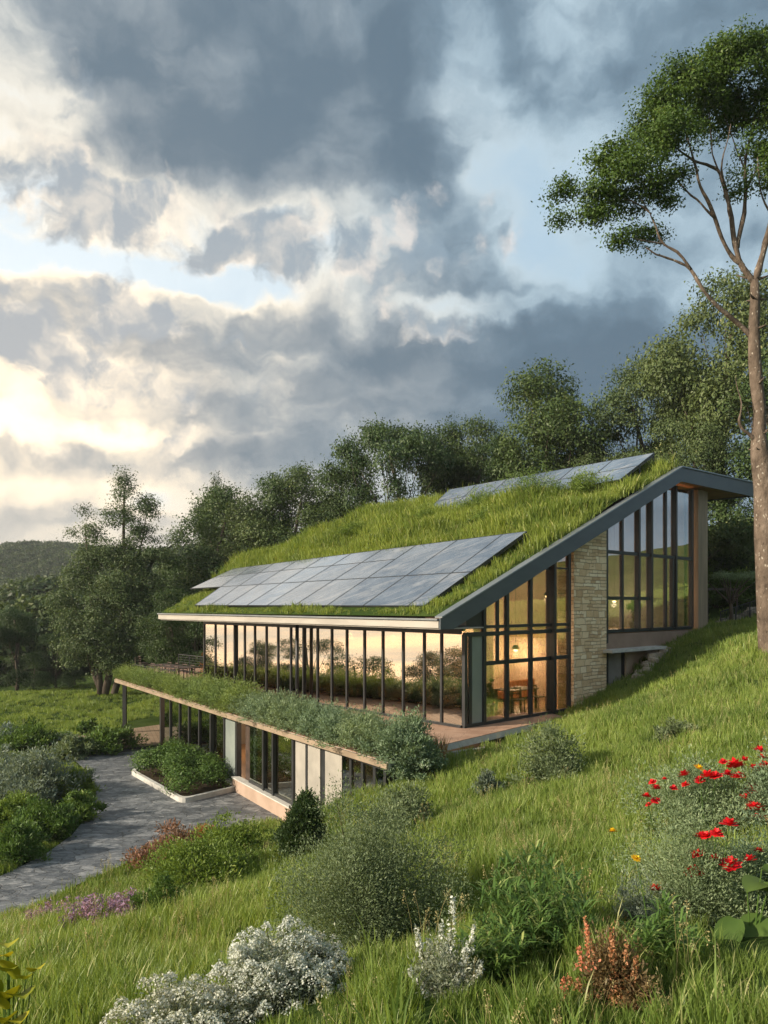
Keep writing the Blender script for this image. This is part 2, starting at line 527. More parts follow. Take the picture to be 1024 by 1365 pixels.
def slate_mat():
    """dark split-slate paving laid in long irregular pieces"""
    m, t, out = new_mat('slate_paving')
    pos = t.node('ShaderNodeTexCoord').outputs['Object']
    wob = t.vm('SUBTRACT', t.noise(pos, 0.9, 4.0, 0.6, col=True), (0.5, 0.5, 0.5))
    p = t.vm('MULTIPLY', t.vm('ADD', pos, t.vm('SCALE', wob, scale=0.6)), (1.0, 1.9, 1.0))
    vo = t.node('ShaderNodeTexVoronoi', feature='F1'); t.put(vo.inputs['Vector'], p); vo.inputs['Scale'].default_value = 1.9
    ve = t.node('ShaderNodeTexVoronoi', feature='DISTANCE_TO_EDGE'); t.put(ve.inputs['Vector'], p); ve.inputs['Scale'].default_value = 1.9
    v2 = t.node('ShaderNodeTexVoronoi', feature='F1'); t.put(v2.inputs['Vector'], p); v2.inputs['Scale'].default_value = 5.5
    r1 = t.sep(vo.outputs['Color'])[0]; r2 = t.sep(v2.outputs['Color'])[1]
    n = t.noise(pos, 1.1, 8.0, 0.7); n2 = t.noise(pos, 7.0, 6.0, 0.7)
    f = add_(t, t.m('MULTIPLY', r1, 0.34), t.m('MULTIPLY', r2, 0.30), t.m('MULTIPLY', n, 0.5), t.m('MULTIPLY', n2, 0.22))
    c = t.ramp(f, [(0.30, (0.040, 0.046, 0.054)), (0.55, (0.085, 0.096, 0.11)), (0.78, (0.15, 0.162, 0.175)), (0.98, (0.28, 0.29, 0.30))])
    gap = t.ss(ve.outputs['Distance'], 0.0, 0.03, 1.0, 0.0)
    c = t.mix(t.m('MULTIPLY', gap, 0.7), c, (0.03, 0.032, 0.03))
    h = t.m('SUBTRACT', t.m('ADD', t.m('MULTIPLY', r2, 0.5), n2), t.m('MULTIPLY', gap, 0.8))
    pr = principled(t, c, t.ss(n2, 0.3, 0.7, 0.38, 0.7), 0, 0.4, bump(t, h, 0.8, 0.03))
    t.l.new(pr.outputs[0], out.inputs[0]); return m
def add_(t, *xs):
    r = xs[0]
    for x in xs[1:]: r = t.m('ADD', r, x)
    return r
M['slate'] = slate_mat()

def paving_mat(name, c1, c2, cm, bw=0.5, bh=0.16, ang=0.0):
    m, t, out = new_mat(name)
    pos = t.node('ShaderNodeTexCoord').outputs['Object']
    r = t.node('ShaderNodeVectorRotate', rotation_type='Z_AXIS'); t.put(r.inputs['Vector'], pos); r.inputs['Angle'].default_value = ang
    b = t.node('ShaderNodeTexBrick'); t.put(b.inputs['Vector'], r.outputs[0]); b.inputs['Scale'].default_value = 1
    b.inputs['Color1'].default_value = (0, 0, 0, 1); b.inputs['Color2'].default_value = (1, 1, 1, 1); b.inputs['Mortar'].default_value = (.5, .5, .5, 1)
    b.inputs['Brick Width'].default_value = bw; b.inputs['Row Height'].default_value = bh; b.inputs['Mortar Size'].default_value = 0.006
    n = t.noise(pos, 2.2, 7.0, 0.7)
    c = t.mix(t.m('ADD', t.m('MULTIPLY', t.sep(b.outputs['Color'])[0], 0.5), t.m('MULTIPLY', t.ss(n, .3, .7), 0.5)), c1, c2)
    c = t.mix(b.outputs['Fac'], c, cm)
    pr = principled(t, c, 0.7, 0, 0.3, bump(t, t.m('SUBTRACT', n, b.outputs['Fac']), 0.4, 0.01))
    t.l.new(pr.outputs[0], out.inputs[0]); return m
M['deck'] = paving_mat('terrace_paving', (0.27, 0.165, 0.115), (0.42, 0.28, 0.205), (0.12, 0.08, 0.06), 1.4, 0.22, 0.3)
M['path'] = paving_mat('path_paving', (0.20, 0.145, 0.10), (0.33, 0.26, 0.19), (0.10, 0.08, 0.06), 1.2, 0.2, 1.2)

def solar_mat():
    m, t, out = new_mat('solar_glass')
    uv = t.node('ShaderNodeAttribute', attribute_name='uvw', attribute_type='GEOMETRY').outputs['Vector']
    pos = t.node('ShaderNodeTexCoord').outputs['Object']
    x, y, z = t.sep(uv)
    def lines(c, k, w):
        f = t.m('FRACT', t.m('MULTIPLY', c, k)); return t.ss(t.m('ABSOLUTE', t.m('SUBTRACT', f, 0.5)), 0.5 - w, 0.5, 0.0, 1.0)
    grid = t.m('MAXIMUM', lines(x, 6.0, 0.035), lines(y, 6.0, 0.03))
    n = t.noise(pos, 1.0, 8.0, 0.68, 0.6); n2 = t.noise(t.vm('MULTIPLY', pos, (1, 3, 2)), 0.7, 7.0, 0.7, 0.8)
    c = t.mix(t.ss(n, 0.32, 0.72), (0.07, 0.095, 0.135), (0.15, 0.185, 0.235))
    c = t.mix(t.m('MULTIPLY', grid, 0.28), c, (0.26, 0.28, 0.30))
    dust = t.m('MULTIPLY', t.ss(n2, 0.42, 0.74), 0.45)
    c = t.mix(dust, c, (0.46, 0.46, 0.46))
    pr = principled(t, c, t.m('ADD', 0.16, t.m('MULTIPLY', t.ss(n2, 0.35, 0.75), 0.30)), 0, 0.9, bump(t, n, 0.06, 0.01))
    pr.inputs['Coat Weight'].default_value = 0.8; pr.inputs['Coat Roughness'].default_value = 0.10
    t.l.new(pr.outputs[0], out.inputs[0]); return m
M['solar'] = solar_mat()

def ground_mat():
    m, t, out = new_mat('meadow_ground')
    pos = t.node('ShaderNodeNewGeometry').outputs['Position']
    n = t.noise(pos, 0.35, 6.0, 0.6); n2 = t.noise(pos, 6.0, 6.0, 0.7)
    c = t.mix(t.ss(n, 0.35, 0.65), (0.030, 0.055, 0.012), (0.055, 0.085, 0.020))
    c = t.mix(t.ss(n2, 0.55, 0.8), c, (0.045, 0.038, 0.018))
    pr = principled(t, c, 0.95, 0, 0.05, bump(t, n2, 0.8, 0.06))
    t.l.new(pr.outputs[0], out.inputs[0]); return m
M['ground'] = ground_mat()

def grass_mat(name, c_lo, c_hi, c_dry, patch=0.35):
    """colour by blade and by slow patches across the meadow"""
    m, t, out = new_mat(name)
    a = t.node('ShaderNodeAttribute', attribute_name='rnd', attribute_type='GEOMETRY').outputs['Fac']
    ir = t.node('ShaderNodeObjectInfo').outputs['Random']
    pos = t.node('ShaderNodeNewGeometry').outputs['Position']
    n = t.noise(pos, patch, 4.0, 0.6)
    f = add_(t, t.m('MULTIPLY', a, 0.40), t.m('MULTIPLY', ir, 0.15), t.m('MULTIPLY', t.ss(n, 0.32, 0.68), 0.45))
    c = t.mix(f, c_lo, c_hi)
    c = t.mix(t.ss(a, 0.86, 1.0, 0.0, 0.6), c, c_dry)
    p = principled(t, c, 0.45, 0, 0.3)
    tr = t.node('ShaderNodeBsdfTranslucent'); t.put(tr.inputs[0], t.vm('MULTIPLY', c, (1.3, 1.2, 0.5)))
    mx = t.node('ShaderNodeMixShader'); mx.inputs[0].default_value = 0.35
    t.l.new(p.outputs[0], mx.inputs[1]); t.l.new(tr.outputs[0], mx.inputs[2]); t.l.new(mx.outputs[0], out.inputs[0])
    return m
M['grass'] = grass_mat('meadow_grass', (0.082, 0.152, 0.030), (0.295, 0.385, 0.092), (0.48, 0.46, 0.23))
M['grass_roof'] = grass_mat('roof_grass', (0.068, 0.125, 0.020), (0.295, 0.365, 0.070), (0.48, 0.44, 0.19), 0.6)

M['leaf_tree'] = leaf_mat('leaf_tree', (0.030, 0.062, 0.024), (0.098, 0.150, 0.050), (0.19, 0.22, 0.09), trans=0.22)
M['leaf_hero'] = leaf_mat('leaf_hero', (0.0378, 0.081, 0.0189), (0.1013, 0.1755, 0.0378), (0.2025, 0.27, 0.0675))
M['leaf_soft'] = leaf_mat('leaf_soft', (0.050, 0.085, 0.036), (0.150, 0.200, 0.078), (0.28, 0.30, 0.14), trans=0.24)
M['leaf_dark'] = leaf_mat('leaf_dark', (0.024, 0.051, 0.021), (0.0675, 0.1125, 0.039), (0.135, 0.18, 0.06))
M['leaf_far'] = leaf_mat('leaf_far', (0.018, 0.040, 0.016), (0.075, 0.115, 0.040), (0.14, 0.17, 0.06), scale=0.3)
M['shrub_grey'] = leaf_mat('shrub_grey', (0.093, 0.1318, 0.0697), (0.2325, 0.2945, 0.155), (0.403, 0.4495, 0.279), scale=2.0)
M['shrub_green'] = leaf_mat('shrub_green', (0.0675, 0.1215, 0.0243), (0.2025, 0.297, 0.0607), (0.378, 0.432, 0.1215), scale=2.0)
M['shrub_deep'] = leaf_mat('shrub_deep', (0.0462, 0.099, 0.0231), (0.1403, 0.231, 0.0528), (0.2805, 0.363, 0.099), scale=2.0)
M['shrub_silver'] = leaf_mat('shrub_silver', (0.105, 0.165, 0.095), (0.30, 0.40, 0.25), (0.50, 0.58, 0.42), scale=2.0)
M['shrub_blue'] = leaf_mat('shrub_blue', (0.0845, 0.1235, 0.1105), (0.221, 0.286, 0.247), (0.39, 0.455, 0.39), scale=2.0)
M['edge_green'] = leaf_mat('edge_green', (0.10, 0.16, 0.045), (0.27, 0.36, 0.12), (0.42, 0.48, 0.22), scale=1.2)
M['shrub_pink'] = leaf_mat('shrub_pink', (0.13, 0.085, 0.05), (0.32, 0.17, 0.13), (0.46, 0.26, 0.21), scale=2.0)
M['shrub_rust'] = leaf_mat('shrub_rust', (0.20, 0.085, 0.03), (0.46, 0.21, 0.09), (0.65, 0.38, 0.18), scale=2.0)
M['rust_spike'] = leaf_mat('rust_spike', (0.30, 0.14, 0.07), (0.56, 0.30, 0.17), (0.66, 0.36, 0.22), scale=3.0)
M['rust_leaf'] = leaf_mat('rust_leaf', (0.10, 0.085, 0.04), (0.26, 0.17, 0.085), (0.38, 0.24, 0.12), scale=3.0)
M['coral'] = leaf_mat('coral_flower', (0.40, 0.13, 0.08), (0.62, 0.27, 0.18), scale=4.0)
M['white_flower'] = leaf_mat('white_flower', (0.46, 0.48, 0.42), (0.80, 0.80, 0.75), scale=3.0, trans=0.2)
M['white_leaf'] = leaf_mat('white_leaf', (0.16, 0.20, 0.15), (0.36, 0.40, 0.32), (0.6, 0.62, 0.55), scale=3.0)
M['purple'] = leaf_mat('purple_flower', (0.20, 0.12, 0.24), (0.40, 0.28, 0.44), (0.52, 0.28, 0.40), scale=2.0)
M['red'] = leaf_mat('red_petal', (0.42, 0.006, 0.012), (0.78, 0.02, 0.03), scale=5.0, trans=0.15)
M['yellow'] = leaf_mat('yellow_petal', (0.75, 0.42, 0.01), (0.85, 0.62, 0.03), scale=5.0, trans=0.15)
M['yellow_leaf'] = leaf_mat('yellow_leaf', (0.16, 0.22, 0.02), (0.55, 0.48, 0.03), (0.75, 0.60, 0.04), scale=2.5)
M['broad_leaf'] = leaf_mat('broad_leaf', (0.05, 0.10, 0.02), (0.13, 0.20, 0.045), scale=3.0)
M['straw'] = leaf_mat('straw', (0.24, 0.13, 0.06), (0.45, 0.28, 0.14), (0.6, 0.42, 0.25), scale=3.0)
M['weed'] = leaf_mat('weed_leaf', (0.06, 0.1275, 0.027), (0.165, 0.27, 0.0675), (0.36, 0.42, 0.15), scale=2.0)

# ================================================================== foliage generators
def norm(a):
    return a / np.maximum(np.linalg.norm(a, axis=-1, keepdims=True), 1e-9)

def leaves(P, size, out=None, up=0.25, rg=None, aspect=0.5, rnd=None, jit=0.35, radial=0.0):
    """rhombic leaves at points P (N,3); out = preferred normal direction"""
    rg = rg or rng
    N = len(P)
    nrm = rg.normal(size=(N, 3))
    if out is not None: nrm = nrm * 0.75 + out
    nrm[:, 2] += up
    nrm = norm(nrm)
    d = norm(np.cross(nrm, rg.normal(size=(N, 3))))
    if radial and out is not None:
        d = norm(out * radial + rg.normal(size=(N, 3)) * 0.45 + np.array([0, 0, .25])); nrm = norm(np.cross(d, rg.normal(size=(N, 3))))
    s = np.cross(nrm, d)
    L = (np.asarray(size) * (1 + jit * rg.uniform(-1, 1, N)))[:, None]
    w = L * aspect * 0.5
    fold = nrm * (L * 0.10)
    V = np.stack([P - d * L * .5, P + s * w + fold, P + d * L * .5, P - s * w + fold], 1).reshape(-1, 3)
    Q = np.arange(N * 4, dtype=np.int32).reshape(-1, 4)
    r = rg.uniform(0, 1, N) if rnd is None else rnd
    return V, Q, np.repeat(r, 4)

def crown_points(blobs, n, clump=0.45, density=1.0, rg=None, shell=(0.5, 1.0), lower=-0.6, per=34):
    """blobs: (x,y,z, rx,ry,rz). Leaf clumps sit through the outer part of every blob."""
    rg = rg or rng
    B = np.array(blobs, float)
    area = (B[:, 3] * B[:, 4] + B[:, 3] * B[:, 5] + B[:, 4] * B[:, 5])
    nc = max(8, n // per)
    idx = rg.choice(len(B), nc, p=area / area.sum())
    d = norm(rg.normal(size=(nc, 3)))
    d[:, 2] = np.where(d[:, 2] < lower, -d[:, 2], d[:, 2])
    r = rg.uniform(shell[0], shell[1], nc)[:, None]
    C = B[idx, :3] + d * r * B[idx, 3:6]
    k = rg.integers(0, nc, n)
    off = rg.normal(size=(n, 3)) * clump * np.array([1, 1, 0.62])
    # flattened sprays: lean each clump
    P = C[k] + off
    o = norm(d[k] * 0.8 + off / clump * 0.35 + np.array([0, 0, 0.3]))
    shade = np.clip(rg.normal(0.45, 0.22, nc)[k] * 0.5 + rg.uniform(0, 1, n) * 0.5, 0, 1)
    return P, o, C, shade

def crown_mesh(name, blobs, n, leaf, clump=0.45, seed=1, aspect=0.5, shell=(0.5, 1.0), lower=-0.6, per=34):
    rg = np.random.default_rng(seed)
    P, o, C, sh = crown_points(blobs, n, clump, rg=rg, shell=shell, lower=lower, per=per)
    V, Q, r = leaves(P, np.full(n, leaf), o, rg=rg, aspect=aspect, rnd=sh)
    return np_mesh(name, V, Q, attrs={'rnd': r}), C

def bez(a, b, c, n=6):
    return [a * (1 - t) ** 2 + b * 2 * t * (1 - t) + c * t ** 2 for t in [i / (n - 1) for i in range(n)]]

def limb_mesh(name, trunk, r0, r1, tips, seed=1, seg=9, lr=0.35):
    """trunk polyline plus limbs reaching toward tips"""
    rg = random.Random(seed)
    mb = MB(); T = [Vector(p) for p in trunk]
    n = len(T)
    mb.tube(T, [r0 + (r1 - r0) * (i / (n - 1)) ** 0.8 for i in range(n)], seg)
    H0 = T[0].z; H1 = T[-1].z
    for tip in tips:
        tip = Vector(tip)
        z = H0 + (tip.z - H0) * rg.uniform(0.35, 0.7)
        z = min(z, H1 - 0.05 * (H1 - H0))
        k = max(1, min(n - 1, next((i for i in range(n) if T[i].z >= z), n - 1)))
        t = (z - T[k - 1].z) / max(T[k].z - T[k - 1].z, 1e-6)
        s = T[k - 1].lerp(T[k], max(0, min(1, t)))
        rr = (r0 + (r1 - r0) * (k / (n - 1))) * lr
        L = (tip - s).length
        mid = s.lerp(tip, 0.5) + Vector((rg.uniform(-.1, .1) * L, rg.uniform(-.1, .1) * L, rg.uniform(-0.02, .14) * L))
        pts = bez(s, mid, tip, 6)
        mb.tube(pts, [rr * (1 - 0.85 * i / 5) for i in range(6)], 5)
    return mb.mesh(name, True)

def tuft_mesh(name, seed, blades=16, h=0.3, rad=0.10, w=0.008, lean=0.35, curl=0.5, seeds=0.0):
    rg = np.random.default_rng(seed)
    V = []; Q = []; Tr = []; R = []
    for i in range(blades):
        a = rg.uniform(0, 2 * math.pi); r = rad * math.sqrt(rg.uniform()); bx, by = r * math.cos(a), r * math.sin(a)
        la = rg.uniform(0, 2 * math.pi) if rg.uniform() < .5 else a
        hh = h * rg.uniform(0.5, 1.15); ln = lean * rg.uniform(0.2, 1.0) * hh
        lx, ly = math.cos(la), math.sin(la); px, py = -ly, lx
        ta = rg.uniform(0, math.pi); wx, wy = math.cos(ta), math.sin(ta)
        ww = w * rg.uniform(0.7, 1.3); rv = rg.uniform()
        b = len(V)
        for t, wf in ((0, 0.8), (0.38, 1.0), (0.72, 0.7)):
            f = ln * t ** (1 + curl * 2)
            z = hh * t * (1 - 0.12 * t * curl)
            for s in (-1, 1):
                V.append((bx + lx * f + wx * ww * wf * s, by + ly * f + wy * ww * wf * s, z)); R.append(rv)
        V.append((bx + lx * ln * 1.12, by + ly * ln * 1.12, hh * (1 - 0.12 * curl))); R.append(rv)
        Q += [(b, b + 1, b + 3, b + 2), (b + 2, b + 3, b + 5, b + 4)]; Tr.append((b + 4, b + 5, b + 6))
    return np_mesh(name, np.array(V), np.array(Q), np.array(Tr), {'rnd': np.array(R)})

def scatter_object(name, pts, scl, rot, sources, label, kind='stuff', tilt=None):
    """one object: points carrying instances of the source meshes (geometry nodes)"""
    me = bpy.data.meshes.new(name)
    pts = np.asarray(pts, np.float32); N = len(pts)
    me.vertices.add(N); me.vertices.foreach_set('co', pts.ravel())
    for k, a in (('scl', scl), ('rotz', rot)):
        at = me.attributes.new(k, 'FLOAT', 'POINT'); at.data.foreach_set('value', np.asarray(a, np.float32))
    at = me.attributes.new('pick', 'INT', 'POINT'); at.data.foreach_set('value', rng.integers(0, len(sources), N).astype(np.int32))
    at = me.attributes.new('tiltx', 'FLOAT', 'POINT'); at.data.foreach_set('value', (rng.normal(0, 0.10, N) if tilt is None else tilt).astype(np.float32))
    o = bpy.data.objects.new(name, me); COL.objects.link(o)
    o['kind'] = kind; o['label'] = label
    ng = bpy.data.node_groups.new(name + '_nodes', 'GeometryNodeTree')
    ng.interface.new_socket('Geometry', in_out='INPUT', socket_type='NodeSocketGeometry')
    ng.interface.new_socket('Geometry', in_out='OUTPUT', socket_type='NodeSocketGeometry')
    nd = ng.nodes; L = ng.links
    gi = nd.new('NodeGroupInput'); go = nd.new('NodeGroupOutput')
    def attr(nm, ty='FLOAT'):
        n = nd.new('GeometryNodeInputNamedAttribute'); n.data_type = ty; n.inputs[0].default_value = nm
        return n.outputs[0]
    g2i = nd.new('GeometryNodeGeometryToInstance')
    for s in reversed(sources):
        oi = nd.new('GeometryNodeObjectInfo'); oi.inputs['Object'].default_value = s
        oi.inputs['As Instance'].default_value = True
        L.new(oi.outputs['Geometry'], g2i.inputs[0])
    iop = nd.new('GeometryNodeInstanceOnPoints')
    mp = nd.new('GeometryNodeMeshToPoints')
    L.new(gi.outputs[0], mp.inputs['Mesh']); L.new(mp.outputs[0], iop.inputs['Points'])
    L.new(g2i.outputs[0], iop.inputs['Instance'])
    iop.inputs['Pick Instance'].default_value = True
    L.new(attr('pick', 'INT'), iop.inputs['Instance Index'])
    cx = nd.new('ShaderNodeCombineXYZ'); L.new(attr('tiltx'), cx.inputs[0]); L.new(attr('rotz'), cx.inputs[2])
    L.new(cx.outputs[0], iop.inputs['Rotation'])
    L.new(attr('scl'), iop.inputs['Scale'])
    L.new(iop.outputs[0], go.inputs[0])
    md = o.modifiers.new('scatter', 'NODES'); md.node_group = ng
    return o

def source(me, mat):
    """a mesh the scatter objects draw from; it is not linked to the scene"""
    if not me.materials: me.materials.append(mat)
    o = bpy.data.objects.new(me.name, me)
    o.use_fake_user = True
    return o


# ================================================================== house frame
A = Vector((2.4, 22.8, -3.8))               # front corner of the upper storey, at floor level
U = Vector((-0.676, 0.737, 0.0)).normalized()   # along the long glass front, away from the camera
Vv = Vector((0.737, 0.676, 0.0)).normalized()   # along the gable, up the hill
def H(u, v, w):
    p = A + U * u + Vv * v
    return (p.x, p.y, A.z + w)
def HV(u, v, w): return Vector(H(u, v, w))
def uv_of(x, y):
    dx_, dy_ = x - A.x, y - A.y
    return dx_ * U.x + dy_ * U.y, dx_ * Vv.x + dy_ * Vv.y
def v_at(px):                                # gable position seen at photo column px
    r = (px - CX) / F
    return (r * A.y - A.x) / (Vv.x - Vv.y * r)
def u_at(px, v=0.0):                         # long-front position seen at photo column px
    r = (px - CX) / F
    x0 = A.x + Vv.x * v; y0 = A.y + Vv.y * v
    return (x0 - r * y0) / (r * U.y - U.x)
def P3(px, py, d):
    return (d * (px - CX) / F, d, d * (HY - py) / F)
def on_z(px, py, z):
    d = -z * F / (py - HY)
    return (d * (px - CX) / F, d)

ZD = -6.7                                     # driveway level
WA = Vector((-10.45, 35.15)); WB = Vector((0.25, 18.3))   # lower glass wall line (far end, near end)
WD = (WB - WA).normalized(); WN = Vector((WD.y, -WD.x))      # WN points toward the camera side
if WN.x > 0: WN = -WN
def w_at(px):                                # distance along the lower wall seen at photo column px
    r = (px - CX) / F
    # WA + t*WD : x = r*y
    return (r * WA.y - WA.x) / (WD.x - r * WD.y)
def WP(t, off, z):                           # off > 0 : outwards
    p = WA + WD * t + WN * off
    return (p.x, p.y, z)
WLEN = (WB - WA).length

TER = [H(21.9, -1.6, 0), H(-2.06, -5.0, 0), H(-1.45, -2.65, 0), H(-1.0, 1.6, 0), H(-0.8, 4.2, 0), H(0.0, 4.6, 0),
       H(0.0, 0.02, 0), H(15.82, 0.02, 0), H(15.82, 4.5, 0), H(27.0, 4.6, 0), H(26.6, 1.2, 0)]

# ------------------------------------------------------------------ polygons (plan)
def inside(poly, x, y):
    poly = np.asarray(poly, float)[:, :2]; c = np.zeros(np.shape(x), bool)
    j = len(poly) - 1
    for i in range(len(poly)):
        xi, yi = poly[i]; xj, yj = poly[j]
        with np.errstate(divide='ignore', invalid='ignore'):
            hit = ((yi > y) != (yj > y)) & (x < (xj - xi) * (y - yi) / (yj - yi + 1e-12) + xi)
        c ^= hit; j = i
    return c
def dist_edge(poly, x, y):
    poly = np.asarray(poly, float)[:, :2]; d = np.full(np.shape(x), 1e9)
    for i in range(len(poly)):
        a = poly[i - 1]; b = poly[i]; ab = b - a
        t = np.clip(((x - a[0]) * ab[0] + (y - a[1]) * ab[1]) / (ab @ ab), 0, 1)
        d = np.minimum(d, np.hypot(x - a[0] - t * ab[0], y - a[1] - t * ab[1]))
    return d
def sdist(poly, x, y):
    d = dist_edge(poly, x, y); return np.where(inside(poly, x, y), -d, d)

def smooth_poly(pts, n=6):
    """Catmull-Rom through plan points"""
    out = []; k = len(pts)
    for i in range(k):
        p0, p1, p2, p3 = [np.array(pts[(i + j - 1) % k], float) for j in range(4)]
        for s in range(n):
            t = s / n
            out.append(tuple(0.5 * ((2 * p1) + (-p0 + p2) * t + (2 * p0 - 5 * p1 + 4 * p2 - p3) * t * t + (-p0 + 3 * p1 - 3 * p2 + p3) * t ** 3)))
    return out

def zpts(lst, z=ZD): return [on_z(a, b, z) for a, b in lst]
# left edge of the driveway (the planted bed), far to near
bed_edge = zpts([(76, 1001), (98, 1012), (121, 1033), (129, 1058), (119, 1085), (96, 1113), (60, 1139), (0, 1168)])
bed_edge += [(-14.0, 15.9), (-18.5, 14.0)]
near_edge = zpts([(380, 1090), (340, 1100), (290, 1110), (235, 1124), (170, 1150), (110, 1176), (60, 1200), (0, 1222)])
near_edge += [(-11.5, 12.6), (-16.5, 10.0)]
far_edge = [WP(6.0, 0.0, 0)[:2], WP(0.05, 0.0, 0)[:2]] + zpts([(219, 993), (170, 1000), (128, 1003), (104, 990), (76, 993)])
DRIVE = [WP(13.6, 0, 0)[:2]] + far_edge + bed_edge + list(reversed(near_edge))
PATHP = zpts([(219, 991), (170, 997), (130, 1001), (106, 988), (99, 981), (132, 977), (218, 965)], -6.66)
LOWER = [WP(0, 0, 0)[:2], WP(WLEN - 0.3, 0, 0)[:2], WP(WLEN - 0.3, -6.5, 0)[:2], WP(0, -6.5, 0)[:2]]
HOUSE = [H(0.15, 0.1, 0)[:2], H(15.8, 0.1, 0)[:2], H(15.8, 16.2, 0)[:2], H(0.15, 16.2, 0)[:2]]
RECESS = [H(-0.1, 8.1, 0)[:2], H(3.0, 8.1, 0)[:2], H(3.0, 12.6, 0)[:2], H(0.35, 12.6, 0)[:2]]

# ------------------------------------------------------------------ terrain
ctl = []
for px, py, d in [(512, 1365, 4.0), (512, 1260, 7), (512, 1150, 11.5), (512, 1100, 15), (520, 1052, 18.0),
                  (0, 1365, 6), (0, 1290, 9.2), (150, 1365, 5.2), (200, 1240, 10.5), (250, 1300, 7.5), (110, 1230, 12.5),
                  (300, 1170, 15.0), (400, 1140, 16.0), (340, 1250, 8.5),
                  (1024, 1365, 3.4), (1024, 1200, 6.2), (1024, 1100, 9), (1024, 1000, 13.5), (1024, 900, 19.5), (1018, 864, 21),
                  (750, 1365, 3.7), (750, 1200, 7.5), (750, 1100, 11.5), (750, 1000, 18), (600, 1100, 14.0), (880, 930, 23),
                  (799, 922, 28.2), (816, 915, 28.7), (904, 853, 32.4), (937, 841, 33.8), (1010, 829, 35), (960, 838, 37.0)]:
    ctl.append(P3(px, py, d))
ctl += [(0, 0, -1.75), (-3, 0, -2.6), (4, 0, -1.35), (0, -8, -1.6), (9, 3, -0.9), (12, 12, -1.4), (-8, 4, -5.0), (-12, 6, -6.3), (-8, -6, -4.0)]
for px, py in [(60, 1203), (170, 1153), (290, 1113), (372, 1088)]:
    x, y = on_z(px, py, ZD - 0.05); ctl.append((x, y, ZD - 0.05))
for px, z in [(400, -6.6), (430, -6.25), (457, -5.7), (518, -4.75)]:
    x, y, _ = WP(w_at(px), 0.4, 0); ctl.append((x, y, z))
ctl += [(*H(-1.2, -3.6, 0)[:2], -4.08), (*H(-1.7, -4.3, 0)[:2], -4.25), (*H(-2.7, -3.4, 0)[:2], -4.2), (*H(-2.6, -4.3, 0)[:2], -4.4), (*H(-1.8, -2.4, 0)[:2], -4.02), (*H(-1.3, 1.6, 0)[:2], -3.95), (*H(-0.8, 4.2, 0)[:2], -3.86),
        (*H(-0.2, 5.9, 0)[:2], -3.75), (*H(0.3, 7.5, 0)[:2], -3.35)]
ctl += [(-9, 20, -6.78), (-8, 26, -6.78), (-11, 32, -6.78), (-16, 22, -6.72), (-18, 32, -6.72), (-24, 24, -6.9), (-13.3, 39, -6.7), (-22, 44, -6.85),
        (-18, 54, -6.9), (-30, 56, -7.0), (-36, 40, -8.4), (-44, 24, -12), (-60, 30, -17), (-34, 10, -9), (-30, -5, -9), (-50, 0, -16),
        (-45, 62, -10), (-12, 50, -6.6), (-14, 62, -5.6), (-4, 58, -3.0), (6, 56, -0.5), (15, 54, 2.0), (28, 50, 4.2), (20, 42, 0.4),
        (26, 34, 0.5), (24, 24, 0.4), (22, 12, 0.6), (18, 0, 0.3), (38, 60, 7), (45, 30, 3.5), (20, 75, 5), (0, 80, 0.5), (-20, 82, -6), (-50, 90, -10),
        (12, 46, -0.8), (-8, 46, -5.5)]
ctl = np.array(ctl, float)
def _phi(r2): return np.where(r2 > 0, r2 * np.log(np.maximum(r2, 1e-12)) * 0.5, 0)
_n = len(ctl)
_K = _phi(((ctl[:, None, :2] - ctl[None, :, :2]) ** 2).sum(-1)) + np.eye(_n) * 0.6
_Pm = np.c_[np.ones(_n), ctl[:, :2]]
_sol = np.linalg.solve(np.block([[_K, _Pm], [_Pm.T, np.zeros((3, 3))]]), np.r_[ctl[:, 2], np.zeros(3)])
def tps(x, y):
    x = np.asarray(x, float); y = np.asarray(y, float); sh = x.shape; x = x.ravel(); y = y.ravel()
    z = np.empty(len(x))
    for i in range(0, len(x), 40000):
        X = x[i:i + 40000]; Y = y[i:i + 40000]
        K = _phi((X[:, None] - ctl[None, :, 0]) ** 2 + (Y[:, None] - ctl[None, :, 1]) ** 2)
        z[i:i + 40000] = K @ _sol[:_n] + _sol[_n] + _sol[_n + 1] * X + _sol[_n + 2] * Y
    return z.reshape(sh)
def sstep(a, b, x):
    t = np.clip((x - a) / (b - a), 0, 1); return t * t * (3 - 2 * t)
def z_far(x, y):
    """valley falling away to the left, wooded ridge ahead-left, rising ground behind the house"""
    z = -9.0 - 0.125 * np.maximum(-x - 30, 0) * sstep(0, 1, np.clip((1.6 - y / np.maximum(-x, 1)) / 1.2, 0, 1)) + 0 * y
    z = z + 13.0 * sstep(-30, 40, x)
    ridge = 35.0 * np.exp(-((y - 430) / 120.0) ** 2) * sstep(-560, -330, x) * (1 - 0.35 * sstep(-120, 60, x))
    ridge *= 0.93 + 0.05 * np.sin(x / 43.0 + 1) + 0.03 * np.sin(x / 17.0) + 0.04 * np.sin((x + y) / 31.0)
    near = 15.0 * np.exp(-((y - 190) / 60.0) ** 2) * sstep(-95, -40, x)
    return z + ridge + near
def _bumps(x, y):
    return (0.10 * np.sin(x * 0.9 + 0.7 * y) * np.sin(0.8 * y - 0.35 * x + 1.0) + 0.05 * np.sin(2.1 * x + 1.3) * np.sin(1.9 * y)
            + 0.025 * np.sin(4.3 * x + y) * np.cos(3.9 * y - x))
